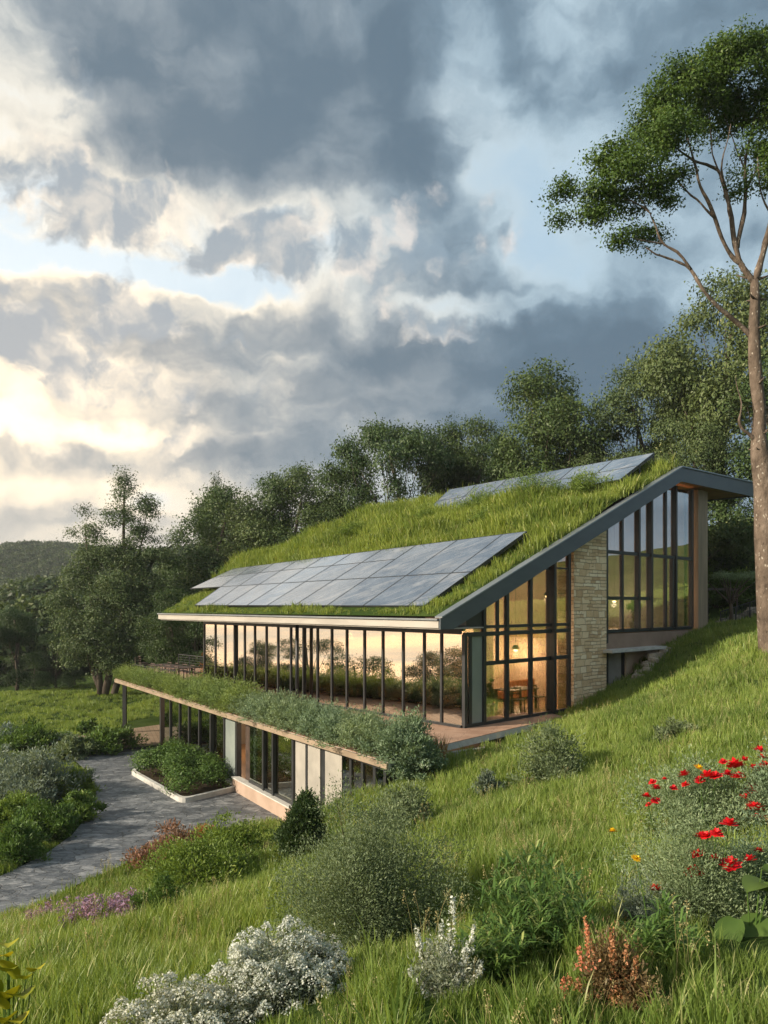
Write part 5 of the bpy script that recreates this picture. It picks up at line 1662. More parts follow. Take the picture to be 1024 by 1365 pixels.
# pale dry plants just behind the planting in the middle
for i, (px, py, w, h) in enumerate([(455, 975, 60, 24), (490, 984, 56, 22), (425, 966, 50, 24)]):
    dd = 3.78 * F / (py - HY); x = dd * (px - CX) / F
    cm, sm = shrub_meshes(w * dd / F / 2, h * dd / F, .05, 3000, 130 + i, .35, spiky=.15)
    e = empty('dry_plant', (x, dd, -3.78), 0, ['straw-tinged low plant on the terrace behind the edge planting, middle one', 'straw-tinged low plant on the terrace nearest the glass corner', 'straw-tinged low plant on the terrace by the round column'][i], 'plant')
    link(cm, 'foliage', M['white_leaf'], e); link(sm, 'stem', M['stem'], e)
# dry orange grass clump by the terrace end
def grass_clump(base, h, r, n, mat, name, label, cat, seed=1, w=.012):
    me = tuft_mesh('blades', seed, n, h, r, w, .25, .3)
    e = empty(name, base, 0, label, cat); link(me, 'blades', M[mat], e); return e
x, y, z = hit(584, 1018); grass_clump((x, y, z - .02), .75, .18, 160, 'straw', 'dry_grass', 'upright dry orange grass clump at the end of the terrace', 'grass clump', 5, .012)

# rusty shrub beyond the tables
x, y, _ = H(19.5, 3.2, 0); cm, sm = shrub_meshes(1.3, 1.9, .1, 5000, 140)
e = empty('shrub', (x, y, -3.78), 0, 'rust-coloured shrub behind the dark terrace railing', 'shrub'); link(cm, 'foliage', M['shrub_rust'], e); link(sm, 'stem', M['stem'], e)

# roof shrubs between the arrays
for i, (u, v, R_, h_, lab) in enumerate([(3.9, 8.9, 1.35, 1.35, 'rounded green bush on the roof in front of the upper solar array'), (1.4, 9.3, 1.0, 1.0, 'small bush on the roof near the gable end of the upper array'),
                                         (6.6, 8.7, 1.1, 1.0, 'grass-like bush on the roof left of the rounded one'), (9.5, 8.2, .8, .6, 'low bush on the roof below the left end of the upper array'),
                                         (14.0, 7.5, .9, .6, 'low bush on the left part of the grass roof'), (5.0, 6.9, .6, .5, 'tiny bush on the roof between the two arrays')]):
    cm, sm = shrub_meshes(R_, h_, .07, 4200, 150 + i, .4, spiky=.35)
    p = H(u, v, float(roof_h(np.array(u), np.array(v)))); e = empty('roof_shrub', (p[0], p[1], p[2] - .05), 0, lab, 'shrub', 'bushes on the grass roof')
    link(cm, 'foliage', M['shrub_green'], e); link(sm, 'stem', M['stem'], e)

# ---- white flowering mass, bottom left
def umbel_plant(px, py, wpx, hpx, seed, label, nfl=8500, nleaf=10000, d=None):
    if d is None: x, y, z = hit(px, py); d = y
    else: x, y = d * (px - CX) / F, d; z = at(x, y)
    k = d / F; R = wpx * k / 2; Hh = hpx * k
    rg = np.random.default_rng(seed)
    CLEAR.append((x, y, R * .85))
    e = empty('white_flowering_plant', (x, y, z - .03), 0, label, 'flowering plant', 'white flowering plants in the foreground')
    nh = 95; heads = []
    for i in range(nh):
        a = rg.uniform(0, 6.28); r = R * math.sqrt(rg.uniform(0, 1)); hz_ = Hh * (1 - .5 * (r / R) ** 2) * rg.uniform(.6, 1.08)
        heads.append((r * math.cos(a), r * math.sin(a) * .8, hz_, R * rg.uniform(.07, .15)))
    Hd = np.array(heads)
    k_ = rg.integers(0, nh, nfl); th = rg.uniform(0, 6.28, nfl); rr_ = np.sqrt(rg.uniform(0, 1, nfl)) * Hd[k_, 3]
    P = Hd[k_, :3] + np.stack([rr_ * np.cos(th), rr_ * np.sin(th), -0.9 * rr_ ** 2 / Hd[k_, 3] + rg.normal(0, .008, nfl)], 1)
    V, Q, r = leaves(P, np.full(nfl, 0.0145), None, up=1.2, rg=rg, aspect=.9)
    link(np_mesh('flower_heads', V, Q, attrs={'rnd': r}), 'flower_heads', M['white_flower'], e)
    P = Hd[rg.integers(0, nh, nleaf), :3] * np.array([1, 1, 1]) * np.stack([rg.uniform(.5, 1, nleaf)] * 2 + [rg.uniform(.1, .96, nleaf)], 1) + rg.normal(0, .04, (nleaf, 3))
    P[:, 2] = np.maximum(P[:, 2], .01)
    V, Q, r = leaves(P, np.full(nleaf, .026), None, up=.4, rg=rg, aspect=.35)
    link(np_mesh('foliage', V, Q, attrs={'rnd': r}), 'foliage', M['white_leaf'], e)
    mb = MB()
    for h in heads: mb.tube([(h[0] * .15, h[1] * .15, -.05), (h[0] * .6, h[1] * .6, h[2] * .55), (h[0], h[1], h[2] - .01)], [.004, .003, .002], 4)
    mb.build('stem', M['stem'], e)
umbel_plant(242, 1400, 235, 104, 201, 'left half of the mass of tiny white flowers at the bottom', d=4.6)
umbel_plant(372, 1352, 185, 110, 202, 'right half of the mass of tiny white flowers below the big shrub', 11000, 12000, d=5.0)
umbel_plant(368, 1300, 66, 66, 203, 'raised puff of white flowers at the top of the mass', 2600, 2200, d=5.6)
umbel_plant(428, 1320, 84, 72, 204, 'small white flower puff to the right of the mass', 3000, 2600, d=5.3)
umbel_plant(140, 1385, 40, 44, 205, 'lone white flower tuft left of the mass', 700, 700, d=4.6)

# ---- white spired plant, weeds, rust plant
def spire_plant(px, py, spires, mat_fl, mat_leaf, name, label, cat, d, leafn=5000, seed=1, fl=.02, wpx=100, hpx=110, nf=160, thick=.022):
    x, y = d * (px - CX) / F, d; z = at(x, y); k = d / F; rg = np.random.default_rng(seed)
    e = empty(name, (x, y, z - .03), 0, label, cat); CLEAR.append((x, y, wpx * k * .42))
    mb = MB(); P = []
    for (sx, top, lo) in spires:
        tx = (sx - px) * k; tz = (HY - top) * k - z; bz_ = (HY - lo) * k - z
        dyy = rg.uniform(-.12, .12)
        b = Vector((tx * .25, dyy * .3, 0)); m_ = Vector((tx * .8, dyy, tz * .5)); t = Vector((tx, dyy, tz))
        pts = bez(b, m_, t, 7); mb.tube(pts, [.006 * (1 - .7 * i / 6) for i in range(7)], 5)
        s = rg.uniform(0, 1, nf) ** .9; zz_ = bz_ + (tz - bz_) * s
        xx_ = np.interp(zz_, [p.z for p in pts], [p.x for p in pts])
        w_ = thick * (1.25 - s) ** .8
        th = rg.uniform(0, 6.28, nf); P.append(np.stack([xx_ + np.cos(th) * w_ * rg.uniform(.3, 1.3, nf), dyy + np.sin(th) * w_, zz_ + rg.normal(0, .012, nf)], 1))
    mb.build('stem', M['stem'], e)
    P = np.concatenate(P); V, Q, r = leaves(P, np.full(len(P), fl), None, up=.3, rg=rg, aspect=.6)
    link(np_mesh('flower_spike', V, Q, attrs={'rnd': r}), 'flower_spike', M[mat_fl], e)
    R = wpx * k / 2; Hh = hpx * k
    cm, sm = shrub_meshes(R, Hh, .026, leafn, seed + 1, .35, spiky=.12, lobes=7)
    link(cm, 'foliage', M[mat_leaf], e)
    return e
spire_plant(592, 1372, [(605, 1196, 1290), (556, 1240, 1330), (634, 1228, 1320), (572, 1256, 1340), (590, 1232, 1330), (545, 1272, 1350), (620, 1250, 1330), (640, 1270, 1350), (560, 1300, 1360), (600, 1262, 1350), (582, 1290, 1365), (625, 1300, 1365)],
            'white_flower', 'white_leaf', 'white_flowering_plant', 'upright plant with white flower spires in the bottom centre', 'flowering plant', 4.3, 2600, 210, .021, 100, 74, 230, .032)
spire_plant(820, 1400, [(787, 1228, 1330), (812, 1226, 1330), (842, 1258, 1360), (760, 1300, 1370), (800, 1262, 1380), (830, 1240, 1380), (855, 1290, 1390), (775, 1310, 1390), (815, 1290, 1390), (845, 1310, 1390), (790, 1330, 1400), (865, 1320, 1400)],
            'rust_spike', 'rust_leaf', 'rusty_plant', 'rust-orange spiky plant at the bottom right', 'plant', 3.9, 4200, 220, .017, 108, 104, 300, .026)
P0 = P3(787, 1255, 3.84); rg = np.random.default_rng(77); ce = empty('coral_flower', (P0[0], 3.84, at(P0[0], 3.84)), 0, 'coral pink flower spikes rising from the left of the rust plant', 'flower')
for px, y0, y1 in ((786, 1230, 1290), (754, 1302, 1335), (775, 1262, 1292)):
    tz = P3(0, y0, 3.84)[2]; bz_ = P3(0, y1, 3.84)[2]; x0_ = P3(px, 0, 3.84)[0]
    zz_ = rg.uniform(bz_, tz, 70); w_ = .020 * (1.2 - (zz_ - bz_) / (tz - bz_))
    Pc = np.stack([x0_ + rg.normal(0, 1, 70) * w_ - (zz_ - bz_) * .08, 3.84 + rg.normal(0, 1, 70) * w_, zz_], 1)
    V, Q, r = leaves(Pc, np.full(70, .019), None, rg=rg, aspect=.6)
    link(np_mesh('flower_spike', V, Q, attrs={'rnd': r}), 'flower_spike', M['coral'], ce, True)
    mb = MB(); mb.tube([P3(px + 6, 1400, 3.84), P3(px, y0, 3.84)], [.005, .002], 5); mb.build('stem', M['stem'], ce, True)

def weed(px, py, wpx, hpx, d, n, seed, label, mat='weed'):
    """leafy upright weeds: blades set along arching stems"""
    x, y = d * (px - CX) / F, d; z = at(x, y); k = d / F; rg = np.random.default_rng(seed); R = wpx * k / 2; Hh = hpx * k
    CLEAR.append((x, y, R * .55))
    e = empty('wild_plant', (x, y, z - .03), 0, label, 'plant'); mb = MB(); V = []; Q = []; Rn = []
    for i in range(n):
        a = rg.uniform(0, 6.28); r = R * math.sqrt(rg.uniform()); tz = Hh * rg.uniform(.45, 1.0) * (1 - .4 * (r / R) ** 2); tx, ty = r * math.cos(a), r * math.sin(a)
        pts = bez(Vector((tx * .35, ty * .35, 0)), Vector((tx * .7, ty * .7, tz * .7)), Vector((tx, ty, tz)), 6)
        mb.tube(pts, [.004 * (1 - .6 * j / 5) for j in range(6)], 4)
        for j in range(15):
            t = rg.uniform(.12, 1) * 4.99; p = pts[int(t)].lerp(pts[int(t) + 1], t % 1)
            la = rg.uniform(0, 6.28); L = rg.uniform(.07, .17); dv = np.array([math.cos(la), math.sin(la), rg.uniform(.5, 1.5)]); dv /= np.linalg.norm(dv)
            sd = np.array([-math.sin(la), math.cos(la), 0]) * .007; b = np.array(p); m_ = b + dv * L * .55; tip = m_ + np.array([dv[0], dv[1], dv[2] * .1]) * L * .5
            nn = len(V); V += [b - sd * .5, b + sd * .5, m_ + sd, m_ - sd, tip + sd * .1, tip - sd * .1]; Q += [(nn, nn + 1, nn + 2, nn + 3), (nn + 3, nn + 2, nn + 4, nn + 5)]; Rn += [rg.uniform()] * 6
    mb.build('stem', M['weed'], e)
    link(np_mesh('foliage', np.array(V), np.array(Q), attrs={'rnd': np.array(Rn)}), 'foliage', M[mat], e)
weed(715, 1325, 175, 140, 5.0, 130, 231, 'clump of tall leafy green weeds beside the white spires')
weed(655, 1345, 90, 90, 4.5, 45, 232, 'thin weeds between the white spires and the tall clump')
weed(880, 1345, 100, 90, 4.4, 40, 233, 'loose green weeds between the rust plant and the red poppies')

# ---- purple flower patch
rgp = random.Random(8)
for i in range(15):
    px = 48 + i * 9.6 + rgp.uniform(-2, 2); py = 1243 - (i % 3) * 5 - i * .8
    x, y, z = hit(px, py); rg = np.random.default_rng(300 + i); k = y / F; P = []; mb = MB()
    for s in range(9):
        tx, ty, tz = rg.normal(0, .11), rg.normal(0, .12), rg.uniform(.24, .46)
        mb.tube([(tx * .4, ty * .4, 0), (tx, ty, tz)], [.005, .003], 4)
        m_ = 50; P.append(np.stack([tx + rg.normal(0, .028, m_), ty + rg.normal(0, .028, m_), tz * rg.uniform(.4, 1.08, m_)], 1))
    e = empty('purple_flower_plant', (x, y, z - .03), 0, 'purple flower spikes in the patch by the lower drive edge', 'flowering plant', 'purple flowers in the patch by the drive')
    V, Q, r = leaves(np.concatenate(P), np.full(9 * 50, .036), None, rg=rg, aspect=.6)
    link(np_mesh('flower_spike', V, Q, attrs={'rnd': r}), 'flower_spike', M['purple'], e); mb.build('stem', M['weed'], e)

# ---- red poppies on grey-green plants
def flower_mesh(seed, petals=9, layers=3):
    rg = np.random.default_rng(seed); V = []; Q = []; Rn = []
    for L in range(layers):
        for i in range(petals):
            a = i * 2 * math.pi / petals + L * .35 + rg.uniform(-.1, .1); r = (1 - .25 * L) * rg.uniform(.85, 1.1); up = (.10 + .28 * L) * rg.uniform(.8, 1.3); w = .34
            ca, sa = math.cos(a), math.sin(a)
            pts = [(0, 0, 0), (ca * r * .6 - sa * w * r, sa * r * .6 + ca * w * r, up * .8), (ca * r, sa * r, up * 1.0 + rg.uniform(-.05, .05)), (ca * r * .6 + sa * w * r, sa * r * .6 - ca * w * r, up * .8)]
            n = len(V); V += pts; Q.append((n, n + 1, n + 2, n + 3)); Rn += [rg.uniform()] * 4
    for i in range(7):                  # dark eye
        a = i * .9; r = .10; n = len(V); V += [(0, 0, .16), (r * math.cos(a), r * math.sin(a), .30), (r * math.cos(a + .8), r * math.sin(a + .8), .30), (r * math.cos(a + .5), r * math.sin(a + .5), .18)]; Q.append((n, n + 1, n + 2, n + 3)); Rn += [.1] * 4
    me = np_mesh('petals', np.array(V), np.array(Q), attrs={'rnd': np.array(Rn)}); nb = len(me.polygons)
    me.polygons.foreach_set('material_index', [1 if i >= nb - 7 else 0 for i in range(nb)]); return me
FM = [flower_mesh(s) for s in (1, 2, 3)]
def add_flower(parent, local, size, mat, stem_len=.25, seed=0):
    q = random.Random(seed)
    fm = with_mat(FM[seed % 3], M[mat])
    if len(fm.materials) < 2: fm.materials.append(M['furn_dark'])
    f = link(fm, 'flower', None, parent); f.location = local; f.scale = (size, size, size * .9)
    f.rotation_euler = (q.uniform(-.35, .45), q.uniform(-.4, .4), q.uniform(0, 6))
    return f
def poppy_bush(px, py, wpx, hpx, d, flowers, label, seed, mat='shrub_silver', n=12000):
    e = shrub(px, py, wpx, hpx, mat, label, 'flowering_bush', 'flowering bush', seed, n, 3.6, d=d, spiky=.10, lobes=14)
    mb = MB(); bz_ = e.location.z
    for i, (fx, fy, s) in enumerate(flowers):
        dd = d + ((i * 37) % 10 - 5) * .035 * wpx * d / F * .3 - wpx * d / F * .10
        p = Vector(P3(fx, fy, dd)) - Vector(e.location)
        add_flower(e, p, s * (1.25 if d > 7 else 1.0) * d / F, 'red', seed=i + seed)
        mb.tube([(p.x * .9, p.y * .9 + .02, max(.02, p.z - .30)), (p.x, p.y, p.z)], [.004, .003], 4)
    st = mb.build('flower_stem', M['weed'], e)
    return e
up = [(870, 1043, 5), (875, 1052, 8), (886, 1039, 4), (862, 1062, 6), (865, 1073, 4.5), (898, 1051, 5), (914, 1047, 6), (913, 1034, 9), (933, 1041, 7), (944, 1036, 11), (954, 1035, 8), (970, 1033, 8),
      (981, 1022, 12), (985, 1036, 9), (993, 1014, 7), (1004, 1025, 8), (1019, 1022, 9), (1012, 1002, 9), (1005, 1055, 12), (874, 1068, 6), (964, 1016, 5), (1017, 1010, 6), (1030, 1045, 9), (992, 1062, 5)]
poppy_bush(935, 1122, 172, 92, 9.2, up, 'wide grey-green bush dotted with red flowers on the right slope', 240, n=20000)
poppy_bush(1045, 1110, 120, 110, 8.8, [(1006, 1080, 14), (1019, 1091, 9), (1008, 1090, 7), (1040, 1060, 9)], 'bush with one large red bloom cut by the right edge', 241, n=12000)
lowf = [(972, 1100, 14), (935, 1116, 11), (943, 1115, 10), (955, 1112, 10), (931, 1140, 11), (953, 1146, 11), (974, 1154, 16), (1000, 1147, 11), (925, 1163, 14), (930, 1165, 10), (874, 1187, 11)]
poppy_bush(925, 1300, 185, 150, 5.6, lowf, 'large pale-leaved bush with scattered red flowers at the lower right', 242, n=26000)
poppy_bush(1030, 1262, 150, 150, 5.8, [(1012, 1135, 8)], 'pale-leaved bush behind the broad leaves at the right edge', 243, n=15000)
shrub(853, 1300, 60, 70, 'shrub_blue', 'bluish feathery plant left of the pale-leaved poppy bush', 'wild_plant', 'plant', 244, 5000, 3.2, d=5.2, spiky=.2)
for i, (fx, fy, s, d, lab, h) in enumerate([(817, 1109, 8, 7.0, 'single yellow flower on a bent stem in open meadow', .3), (848, 1145, 8, 4.9, 'yellow flower above the left tip of the pale poppy bush', .3), (931, 1024, 8, 8.6, 'orange-yellow flower among the upper red flowers', .5)]):
    p = Vector(P3(fx, fy, d)); gz_ = at(p.x, p.y)
    e = empty('yellow_flower', (p.x, p.y, gz_), 0, lab, 'flower'); hgt = p.z - gz_
    add_flower(e, (0, 0, hgt), s * d / F, 'yellow', seed=i)
    mb = MB(); mb.tube(bez(Vector((.10, .02, 0)), Vector((.05, 0, hgt * .6)), Vector((0, 0, hgt)), 5), [.005, .004, .004, .003, .003], 5); mb.build('stem', M['weed'], e)

# ---- broad leaves
def broad_leaf(mb_, base, tip, width, droop=.25, nseg=7):
    base = Vector(base); tip = Vector(tip); ax = tip - base; side = ax.cross(Vector((0, 0, 1))).normalized(); up_ = side.cross(ax).normalized(); n0 = len(mb_.v)
    for i in range(nseg + 1):
        t = i / nseg; w = width * .5 * math.sin(math.pi * min(1, (t * .9 + .10))) ** .7 * (1 if t < .98 else .1); c = base + ax * t - Vector((0, 0, droop * ax.length * t * t))
        mb_.v += [tuple(c - side * w + up_ * w * .35), tuple(c - side * w * .5 + up_ * w * .08), tuple(c), tuple(c + side * w * .5 + up_ * w * .08), tuple(c + side * w + up_ * w * .35)]
    for i in range(nseg):
        for j in range(4):
            a = n0 + i * 5 + j; mb_.f.append((a, a + 1, a + 6, a + 5))
def leafy(px, py, d, specs, mat, name, label, wf):
    x, y = d * (px - CX) / F, d; z = at(x, y); e = empty(name, (x, y, z), 0, label, 'plant'); k = d / F; CLEAR.append((x, y, .30)); CLEAR.append((x, y - .35, .3))
    st = MB()
    for (bx_, by_, tx_, ty_, w) in specs:
        b = Vector(((bx_ - px) * k, .04, (HY - by_) * k - z)); t = Vector(((tx_ - px) * k, -.10, (HY - ty_) * k - z))
        mb_ = MB(); broad_leaf(mb_, b, t, w * k * wf); me = mb_.mesh('leaf', True)
        at_ = me.attributes.new('rnd', 'FLOAT', 'POINT'); at_.data.foreach_set('value', [random.Random(int(tx_ * 3 + ty_)).random()] * len(me.vertices))
        link(me, 'leaf', M[mat], e)
        st.tube([(b.x * .3, .03, 0), (b.x * .7, .04, b.z * .6), tuple(b)], [.0055, .0045, .003], 6)
    st.build('stem', M['weed'], e); return e
leafy(1005, 1290, 4.9, [(1030, 1182, 985, 1168, 34), (1020, 1160, 1060, 1180, 36), (985, 1228, 955, 1255, 30), (1030, 1228, 998, 1248, 46), (1010, 1250, 1024, 1272, 40), (1040, 1215, 1080, 1230, 40), (1000, 1190, 1030, 1172, 28)],
      'broad_leaf', 'broad_leaved_plant', 'plant with large round leaves at the right edge', 1.25)
leafy(10, 1400, 4.3, [(6, 1262, 22, 1243, 12), (8, 1300, 30, 1268, 15), (14, 1310, 0, 1250, 16), (30, 1310, 50, 1278, 11), (40, 1300, 64, 1268, 10), (20, 1330, 44, 1308, 16), (2, 1340, 18, 1296, 18), (0, 1350, -20, 1300, 20),
                      (12, 1365, 38, 1340, 15), (0, 1370, 20, 1330, 14), (-10, 1330, -20, 1270, 16), (22, 1372, 30, 1350, 14), (5, 1280, 12, 1254, 9)], 'yellow_leaf', 'yellow_leaved_plant', 'yellow-green leafy plant at the bottom left corner', 2.3)

# ================================================================== terrace furniture
def chair_proto():
    e = empty('terrace_chair', (0, 0, 0)); tag(e, 'dark metal chair at the long table on the terrace', 'chair', 'chairs round the terrace table')
    mb = MB(); mb.box(-.22, .22, -.22, .22, .43, .46); mb.build('seat', M['furn_dark'], e, bevel=.008)
    mb = MB()
    for z in (.62, .72, .82): mb.bar((-.2, .22, z), (.2, .22, z), .015, .05)
    for s in (-.2, .2): mb.bar((s, .215, .45), (s, .23, .86), .025)
    mb.build('backrest', M['furn_dark'], e)
    for sx in (-.19, .19):
        for sy in (-.19, .19): mb = MB(); mb.bar((sx * 1.08, sy * 1.08, 0), (sx, sy, .43), .026); mb.build('leg', M['furn_dark'], e)
    return e
cp = chair_proto(); first = True
tu, tv = 18.8, -0.1
for i, (u, v, a) in enumerate([(17.5, -.75, 0), (18.3, -.75, .1), (19.1, -.75, -.1), (19.9, -.78, 0), (17.6, .62, 3.1), (18.4, .62, 3.2), (19.2, .62, 3.0), (20.0, .62, 3.14)]):
    c = cp if first else copy_tree(cp); first = False
    c.location = H(u, v, .015); c.rotation_euler = (0, 0, math.atan2(U.y, U.x) + math.pi + a)
t = empty('terrace_table', H(tu, tv, .015), math.atan2(U.y, U.x), 'long dark slatted table on the terrace beyond the house corner', 'table')
mb = MB()
for i in range(6): y_ = -.40 + i * .16; mb.box(-1.6, 1.6, y_ - .07, y_ + .07, .72, .75)
mb.build('table_top', M['furn_dark'], t)
for sx in (-1.4, 1.4):
    for sy in (-.34, .34): mb = MB(); mb.bar((sx, sy, 0), (sx, sy, .72), .05); mb.build('leg', M['furn_dark'], t)
for i, (u, v) in enumerate([(24.0, .7), (25.2, 1.4)]):
    c = copy_tree(cp); c.location = H(u, v, .015); c.rotation_euler = (0, 0, 1.1 + i); c['label'] = ['dark chair alone near the far terrace corner', 'dark chair at the farthest end of the terrace'][i]
def railing(a, b, name, label, h=1.0, rails=5, posts=5, bal=0.0, mat='metal_dark'):
    a = Vector(a); b = Vector(b); e = empty(name, a, 0, label, 'railing')
    for i in range(posts): p = a.lerp(b, i / (posts - 1)); mb = MB(); mb.bar(p, p + Vector((0, 0, h)), .045); mb.build('post', M[mat], e, True)
    for i in range(rails): z = h - .02 - i * (h - .12) / max(rails, 1); mb = MB(); mb.bar(a + Vector((0, 0, z)), b + Vector((0, 0, z)), .02 if i else .04, .02 if i else .04); mb.build('rail', M[mat], e, True)
    if bal:
        mb = MB(); n = int((b - a).length / bal)
        for i in range(1, n): p = a.lerp(b, i / n); mb.bar(p + Vector((0, 0, .08)), p + Vector((0, 0, h - .03)), .014)
        mb.build('balusters', M[mat], e, True)
    return e
railing(H(16.3, 2.2, .015), H(22.6, 2.2, .015), 'terrace_railing', 'dark wire railing behind the terrace table', 1.05, 7, 6)
railing(H(20.9, -1.15, .015), H(16.0, -1.35, .015), 'terrace_railing', 'low dark balustrade of thin uprights between planting and terrace table', .78, 2, 4, .13)

# ================================================================== behind the gable, right
fa = (16.3, 36.2); fb_ = (19.2, 37.8)
railing((*fa, at(*fa) - .05), (*fb_, at(*fb_) - .05), 'garden_fence', 'small pale and dark metal fence on the patio right of the corner post', .95, 2, 4, .12)
e = empty('pergola', (17.2, 38.6, at(17.2, 38.6)), 0, 'low timber frame behind the patio fence', 'pergola')
z0 = at(17.2, 38.6)
for (x, y) in ((16.6, 38.4), (18.5, 39.2), (16.4, 40.2), (18.3, 41.0)): mb = MB(); mb.bar((x, y, z0 - .3), (x, y, z0 + 1.75), .08); mb.build('post', M['furn_dark'], e, True)
mb = MB()
for p, q in (((16.5, 38.3), (18.6, 39.25)), ((16.3, 40.1), (18.4, 41.1)), ((16.6, 38.4), (16.4, 40.2)), ((18.5, 39.2), (18.3, 41.0))): mb.bar((*p, z0 + 1.8), (*q, z0 + 1.8), .08, .12)
mb.build('beam', M['furn_dark'], e, True)
mb = MB(); rr = np.random.default_rng(6)
for i in range(90):
    t_ = rr.uniform(0, 1); x = 16.6 + t_ * 5.5; y = 37.2 + t_ * 1.6 + rr.uniform(-.12, .12); rock(mb, (x, y, at(x, y) + rr.uniform(0, .42)), rr.uniform(.14, .26), .16, rr.uniform(.1, .17), rr)
e = empty('garden_wall', (19, 38, at(19, 38)), 0, 'low grey stone wall on the patio behind the fence', 'garden wall'); mb.build('rubble', M['rubble'], e, True)
# small umbrella-shaped tree
x, y = 35.5 * (974 - CX) / F, 35.5; z = at(x, y) - .05; e = empty('ornamental_tree', (x, y, z), 0, 'small flat-topped pale tree between the corner post and the big trunk', 'tree')
mb = MB(); mb.tube([(0, 0, 0), (.05, 0, .7), (0, 0, 1.3)], [.12, .09, .07], 8)
tops = []
for i in range(9):
    a = i * .72; r_ = .55 + .5 * (i % 3) / 2; tp_ = Vector((r_ * math.cos(a) + .35, r_ * math.sin(a), 2.35 + .1 * (i % 2))); tops.append(tp_)
    mb.tube(bez(Vector((0, 0, 1.1)), Vector((tp_.x * .35, tp_.y * .35, 1.9)), tp_, 6), [.045 * (1 - .7 * j / 5) for j in range(6)], 6)
mb.tube([(0, 0, 1.2), (-.6, 0, 1.75), (-1.0, .1, 2.2)], [.05, .035, .02], 6)
mb.build('trunk', M['bark'], e, smooth=True)
cm, _ = crown_mesh('crown', [(t_.x, t_.y, t_.z + .05, .42, .42, .16) for t_ in tops], 3800, .06, .10, seed=55, lower=0.0); link(cm, 'crown', M['shrub_silver'], e)
for i, (px, py, w, h, d_, lab) in enumerate([(955, 800, 60, 60, 41, 'dark bush behind the patio fence'), (1000, 795, 70, 60, 40, 'dark bush behind the small flat-topped tree'), (930, 760, 80, 90, 43, 'tall dark bush right behind the corner post')]):
    shrub(px, py, w, h, 'shrub_deep', lab, seed=160 + i, n=5000, d=d_)

# ================================================================== interior
def pendant(loc, drop, power, label, name='pendant_lamp'):
    e = empty(name, loc, 0, label, 'lamp', 'lamps inside the house')
    mb = MB(); r = .16; pts = [(0, 0, .14), (0, 0, .10), (0, 0, .04), (0, 0, -.02)]; mb.tube(pts, [.03, .09, .15, .17], 14); mb.build('lamp_shade', M['metal_dark'], e, smooth=True)
    mb = MB(); mb.tube([(0, 0, -.05), (0, 0, -.09), (0, 0, -.12), (0, 0, -.14)], [.06, .09, .07, .02], 12); mb.build('bulb', M['lamp'], e, smooth=True)
    mb = MB(); mb.bar((0, 0, .14), (0, 0, .14 + drop), .012); mb.build('cord', M['metal_dark'], e)
    l = bpy.data.lights.new('lamp_light', 'POINT'); l.energy = power; l.color = (1.0, .66, .40); l.shadow_soft_size = .12
    lo = bpy.data.objects.new('lamp_light', l); COL.objects.link(lo); lo.parent = e; lo.location = (0, 0, -.25)
    return e
for i, (u, v, w, p) in enumerate([(1.7, 2.0, 2.5, 60), (1.6, 5.6, 3.0, 190), (3.6, 5.2, 2.6, 130), (3.6, 7.3, 2.0, 100), (9.5, 3.5, 2.6, 160), (13.5, 3.5, 2.6, 160), (6.5, 3.2, 2.6, 130)]):
    pendant(H(u, v, w), max(.3, top_w(v) - .6 - w - .14), p, ['warm pendant lamp nearest the glass corner', 'pendant lamp beside the stone wall inside the gable', 'pendant lamp by the inner wall of the tall room', 'pendant lamp low at the back of the tall room',
             'pendant lamp in the middle of the long room', 'pendant lamp at the far end of the long room', 'pendant lamp behind the sixth bay of the long front'][i])
for i, (u, v, w, p) in enumerate([(3.6, 9.5, 4.2, 110), (3.8, 12.2, 4.2, 110), (3.2, 14.2, 4.0, 50)]):
    pendant(H(u, v, w), max(.4, min(top_w(v), 9.4) - .6 - w - .14), p, ['pendant lamp upstairs next to the stone wall', 'pendant lamp in the centre of the upstairs room', 'pendant lamp near the corner post upstairs'][i])
for i, (t_, o_, p) in enumerate([(4, -2, 60), (9.5, -2, 60), (13.5, -2, 60)]):
    pendant(WP(t_, o_, ZT - .75), .5, p, ['lower storey lamp behind the far panes', 'lower storey lamp behind the entrance', 'lower storey lamp behind the near panes'][i])
def table_set(u, v, w, rz, label, L=1.8):
    t = empty('dining_table', H(u, v, w), rz, label, 'table')
    MB().box(-L / 2, L / 2, -.42, .42, .71, .75).build('table_top', M['furn_dark'], t)
    for sx in (-1, 1):
        for sy in (-.34, .34): MB().box(sx * (L / 2 - .1) - .03, sx * (L / 2 - .1) + .03, sy - .03, sy + .03, 0, .71).build('leg', M['furn_dark'], t)
r0_ = math.atan2(U.y, U.x)
table_set(1.5, 4.6, 0, r0_ + 1.57, 'dark table inside the tall gable room', 1.6); table_set(8.0, 3.0, 0, r0_, 'long table inside the middle of the glass front', 2.4); table_set(12.4, 3.0, 0, r0_, 'long table inside the far part of the glass front', 2.4)
k = 0
for (u, v, w, a) in [(1.0, 4.0, 0, 1), (1.0, 5.2, 0, 1.5), (7.3, 2.3, 0, 0), (8.2, 2.3, 0, 0), (9.0, 2.4, 0, .2), (12.0, 2.3, 0, 0), (12.9, 2.35, 0, 0), (2.0, 3.2, 0, 2)]:
    c = copy_tree(cp); c.location = H(u, v, w + .003); c.rotation_euler = (0, 0, r0_ + math.pi + a); c['label'] = 'dark chair ' + ['by the plants inside the gable corner', 'beside the table inside the gable', 'left of the long room table seen through the glass', 'in the middle of the long room table', 'at the near end of the long room table', 'at the far indoor table', 'on the near side of the far indoor table', 'next to the inner pillar'][k]; c['group'] = 'indoor chairs'; k += 1
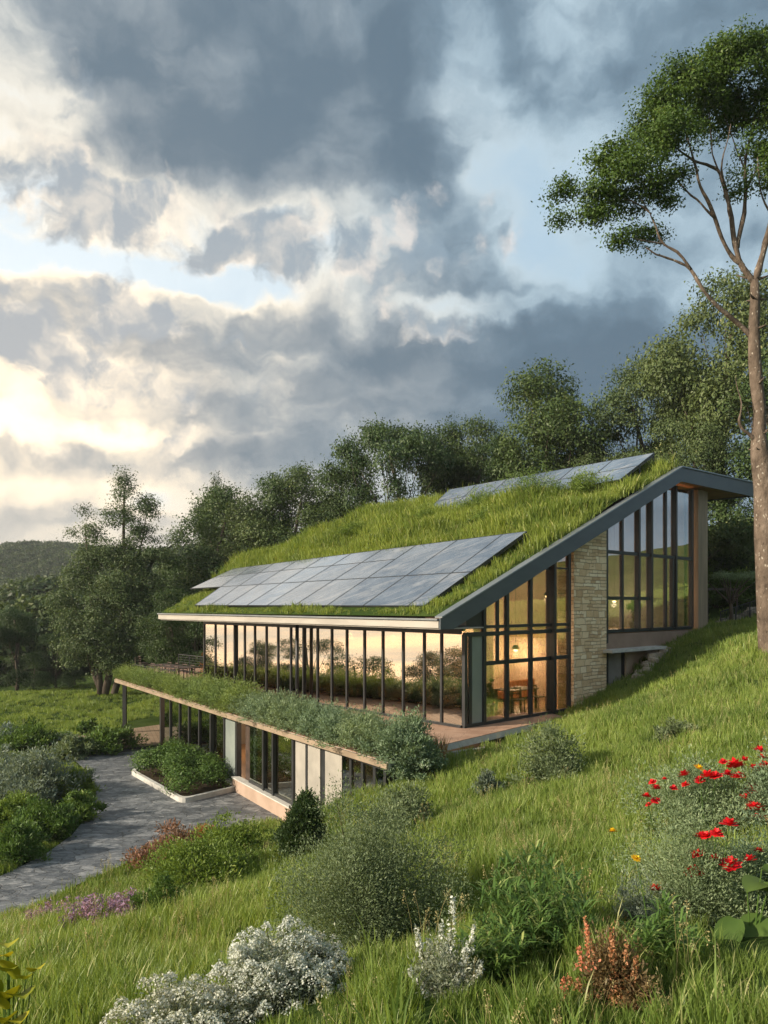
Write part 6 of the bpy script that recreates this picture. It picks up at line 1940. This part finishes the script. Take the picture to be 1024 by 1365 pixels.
for i, (u, v, R_, h_) in enumerate([(.8, 1.1, .42, 1.15), (.9, 2.1, .36, .95), (1.4, 3.0, .3, 1.2), (.9, 9.2, .4, 1.4), (1.0, 12.0, .4, 1.6), (5.5, .9, .4, 1.2), (10.4, .9, .45, 1.3), (3.0, .9, .35, .9)]):
    w = 2.70 if v > 8 else 0.0
    e = empty('potted_plant', H(u, v, w), i, ['dark potted plant in the gable glass corner', 'bushy potted plant second from the glass corner', 'tall potted plant by the inner pillar', 'potted plant upstairs beside the stone wall', 'tall potted plant upstairs in the middle', 'potted plant behind the near bays of the long front', 'potted plant behind the middle bays of the long front', 'small potted plant behind the nearest bays'][i], 'potted plant', 'indoor plants')
    mb = MB(); mb.tube([(0, 0, 0), (0, 0, .34), (0, 0, .36)], [.13, .18, .16], 14); mb.build('pot', M['kerb'], e, smooth=False)
    cm, sm = shrub_meshes(R_, h_ - .3, .10, 900, 170 + i, .4, lobes=6); f_ = link(cm, 'foliage', M['leaf_dark'], e); f_.location = (0, 0, .34); s_ = link(sm, 'stem', M['stem'], e); s_.location = (0, 0, .34)
def bench(u, v, w, rz, label):
    e = empty('sofa', H(u, v, w), rz, label, 'sofa'); MB().box(-.9, .9, -.4, .4, .12, .42).build('seat', M['cushion'], e, bevel=.04); MB().box(-.9, .9, .28, .42, .42, .82).build('backrest', M['cushion'], e, bevel=.04)
    for s in (-.8, .8): MB().box(s - .03, s + .03, -.3, .3, 0, .12).build('leg', M['furn_dark'], e)
bench(3.2, 6.6, 0, r0_ + 1.57, 'orange sofa inside the gable near the stone wall'); bench(2.6, 10.2, 2.7, r0_ + 1.57, 'orange sofa upstairs behind the tall glazing')
e = empty('cabinet', H(9.2, .75, 0), r0_, 'tan wooden cabinet behind the glass by the round column', 'cabinet')
MB().box(-.45, .45, -.28, .28, .08, 1.45).build('carcass', M['post_wood'], e, bevel=.01); MB().box(-.43, -.005, -.30, -.283, .12, 1.41).build('door', M['int_floor'], e); MB().box(.005, .43, -.30, -.283, .12, 1.41).build('door', M['int_floor'], e); MB().box(-.42, .42, -.24, .26, 0, .078).build('base', M['furn_dark'], e)
# shelf with pots inside the lower right bays
e = empty('shelf', H(2.1, 1.7, 0), r0_ + 1.57, 'open dark shelf with jars behind the gable glass', 'shelf')
for z in (.35, .75, 1.15): MB().box(-.7, .7, -.15, .15, z, z + .03).build('shelf_board', M['furn_dark'], e)
for s in (-.7, .7): MB().box(s - .02, s + .02, -.15, .15, 0, 1.3).build('upright', M['furn_dark'], e)


# ================================================================== grass
tufts_near = [source(tuft_mesh('tuft', s, 18, 0.34, 0.11, 0.0052, 0.42, 0.5), M['grass']) for s in range(6)]
tufts_far = [source(tuft_mesh('wide_tuft', 50 + s, 34, 0.32, 0.26, 0.013, 0.40, 0.5), M['grass']) for s in range(4)]
tufts_long = [source(tuft_mesh('long_tuft', 80 + s, 14, 0.62, 0.08, 0.0075, 0.45, 0.6), M['grass']) for s in range(3)]
tufts_roof = [source(tuft_mesh('roof_tuft', 90 + s, 26, 0.40, 0.20, 0.010, 0.42, 0.6), M['grass_roof']) for s in range(4)]
M['seed'] = leaf_mat('seed_head', (0.30, 0.27, 0.12), (0.52, 0.46, 0.26), scale=1.0)
def seed_stalks(seed):
    rg = np.random.default_rng(seed); mb = MB()
    P = []
    for i in range(5):
        a = rg.uniform(0, 6.28); h = rg.uniform(.38, .62); l = rg.uniform(.05, .2)
        bx_, by_ = rg.normal(0, .05, 2); top = Vector((bx_ + l * math.cos(a), by_ + l * math.sin(a), h))
        mb.tube(bez(Vector((bx_, by_, 0)), Vector((bx_, by_, h * .6)), top, 5), [.0022, .002, .0018, .0015, .001], 3)
        m_ = 16; P.append(np.array(top) + np.stack([rg.normal(0, .008, m_), rg.normal(0, .008, m_), rg.uniform(-.11, .01, m_)], 1))
    V, Q, r_ = leaves(np.concatenate(P), np.full(80, .016), None, rg=rg, aspect=.5)
    v0 = np.array([tuple(p) for p in mb.v]); q0 = np.array([q for q in mb.f if len(q) == 4]); t0 = np.array([q for q in mb.f if len(q) == 3])
    return source(np_mesh('seed_stalk', np.concatenate([v0, V]), np.concatenate([q0, Q + len(v0)]), t0, {'rnd': np.concatenate([np.full(len(v0), .3), r_])}), M['seed'])
stalks = [seed_stalks(s) for s in (401, 402, 403)]
def grass_points(r0, r1, dens, a0=-38, a1=38, edge=0.10):
    area = math.radians(a1 - a0) * 0.5 * (r1 ** 2 - r0 ** 2); n = int(area * dens)
    r = np.sqrt(rng.uniform(r0 ** 2, r1 ** 2, n)); a = np.radians(rng.uniform(a0, a1, n))
    x = r * np.sin(a); y = r * np.cos(a)
    ok = (sdist(DRIVE, x, y) > edge) & (sdist(PATHP, x, y) > 0.05) & (sdist(HOUSE, x, y) > 0.10) & (sdist(TER, x, y) > 0.03) & ~inside(LOWER, x, y) & ~inside(RECESS, x, y)
    u_ = (x - A.x) * U.x + (y - A.y) * U.y; v_ = (x - A.x) * Vv.x + (y - A.y) * Vv.y
    ok &= ~((u_ > 0) & (v_ > 0) & (v_ < 16) & (u_ < 24))
    x, y = x[ok], y[ok]
    for (cx_, cy_, cr_) in CLEAR:
        k_ = np.hypot(x - cx_, y - cy_) > cr_; x, y = x[k_], y[k_]
    return np.stack([x, y, ground(x, y) - 0.02], -1)
def front_shade(P):
    """grass stays shorter where it stands right in front of the foreground plants"""
    s = np.ones(len(P))
    for (cx_, cy_, cr_) in CLEAR:
        c = np.array([cx_, cy_]); L = np.linalg.norm(c)
        if L > 8: continue
        t = P[:, :2] @ (c / L); side = np.abs(P[:, 0] * c[1] - P[:, 1] * c[0]) / L
        s = np.where((t < L) & (t > L - cr_ - .9) & (side < cr_), 0.55, s)
    return s
def patchy(P, lo=0.75, hi=1.25):
    n = 0.5 + 0.25 * np.sin(P[:, 0] * 1.1 + 2 * np.sin(P[:, 1] * 0.7)) + 0.25 * np.sin(P[:, 1] * 1.5 + 1.7 * np.sin(P[:, 0] * 0.9))
    return (lo + (hi - lo) * n) * rng.uniform(0.75, 1.2, len(P))
Pn = np.concatenate([grass_points(1.6, 5, 240, -42, 42), grass_points(5, 9, 150, -40, 40), grass_points(9, 15, 85), grass_points(15, 24, 46), grass_points(24, 38, 12, -2, 38)])
sn = patchy(Pn); dn = np.hypot(Pn[:, 0], Pn[:, 1]); sn *= (0.56 + 0.34 * sstep(3.0, 13.0, dn)) * front_shade(Pn)
scatter_object('meadow_grass', Pn, sn, rng.uniform(0, 6.28, len(Pn)), tufts_near, 'lush long green meadow grass covering the slope in front of the house')
Pf = np.concatenate([grass_points(13, 24, 9), grass_points(24, 40, 12), grass_points(40, 66, 7.5, -42, -4), grass_points(36, 46, 8, 8, 38)])
scatter_object('lawn_grass', Pf, patchy(Pf, .6, 1.0), rng.uniform(0, 6.28, len(Pf)), tufts_far, 'coarser grass tussocks of the far lawn and slope')
Pl = np.concatenate([grass_points(2.2, 3.6, 26, -40, 40), grass_points(3.6, 9, 2.0), grass_points(9, 22, 0.9)])
scatter_object('tall_grass', Pl, rng.uniform(.4, .85, len(Pl)) * front_shade(Pl), rng.uniform(0, 6.28, len(Pl)), tufts_long, 'tall arching grass stalks in the foreground')
Ps = np.concatenate([grass_points(2.6, 9, 3.0), grass_points(9, 26, 2.2)])
nn_ = np.sin(Ps[:, 0] * .8 + 1.3 * np.sin(Ps[:, 1] * .5)) + np.sin(Ps[:, 1] * .9 + Ps[:, 0] * .3)
Ps = Ps[nn_ > -0.4]
scatter_object('seeding_grass', Ps, rng.uniform(.6, 1.0, len(Ps)) * front_shade(Ps), rng.uniform(0, 6.28, len(Ps)), stalks, 'pale straw-coloured seed heads standing through the meadow')
# roof
n = 16000
v = rng.uniform(-1.7, RIDGE - .1, n); u = rng.uniform(-0.5, 34, n); ok = u < u_max(v) - .05; u, v = u[ok], v[ok]
def clearance(u, v):
    """free height under the arrays"""
    c = np.full(len(u), 9.0)
    f = (v + 1.2) / 5.08
    e0 = 0.48; e1 = np.where(f > 0.42, 18.9 + (f - .42) * 1.38, 14.5 + f * 3.4)
    m = (f > -0.02) & (f < 1.02) & (u > e0 - .12) & (u < e1 + .1)
    wt = 6.31 - (u - .48) / 19.22 * .63; w = 3.74 + (wt - 3.74) * f
    c = np.where(m, w - roof_h(u, v), c)
    f = (v - 9.6) / 2.75; m = (f > 0.10) & (f < 1.05) & (u > .2) & (u < 11.6)
    s = np.clip((u - .25) / 11.2, 0, 1); w = 8.7 - s * .4 + (1.44 + .16 * s) * f
    return np.where(m, w - roof_h(u, v), c)
cl = clearance(u, v)
h = roof_h(u, v)
sc = (0.6 + 0.85 * sstep(0, 6, v)) * rng.uniform(.45, 1.45, len(u))
sc *= 0.8 + 0.35 * np.sin(u * 0.9 + np.sin(v)) * np.sin(v * 1.3)
sc = np.minimum(sc, np.maximum(cl - .1, 0) / 0.44)
keep = sc > 0.12; u, v, h, sc = u[keep], v[keep], h[keep], sc[keep]
Pr = np.stack([A.x + U.x * u + Vv.x * v, A.y + U.y * u + Vv.y * v, A.z + h - 0.03], -1)
scatter_object('roof_grass', Pr, sc, rng.uniform(0, 6.28, len(Pr)), tufts_roof, 'shaggy green grass growing over the sloping roof')

# ================================================================== air
def haze_box(x0, x1, y0, y1, z0, z1, dens):
    mb = MB(); mb.box(x0, x1, y0, y1, z0, z1)
    m = bpy.data.materials.new('haze_air'); m.use_nodes = True; t = NT(m.node_tree); out = t.node('ShaderNodeOutputMaterial')
    pv = t.node('ShaderNodeVolumePrincipled'); t.put(pv.inputs['Color'], (0.80, 0.86, 0.92)); pv.inputs['Density'].default_value = dens; pv.inputs['Anisotropy'].default_value = 0.2
    t.l.new(pv.outputs[0], out.inputs['Volume'])
    o = mb.build('haze', m); o['kind'] = 'stuff'; o['label'] = 'thin pale evening haze over the valley'
USE_HAZE = True
if USE_HAZE: haze_box(-1210, 1210, -1210, 1210, -190, 58, 0.0003)
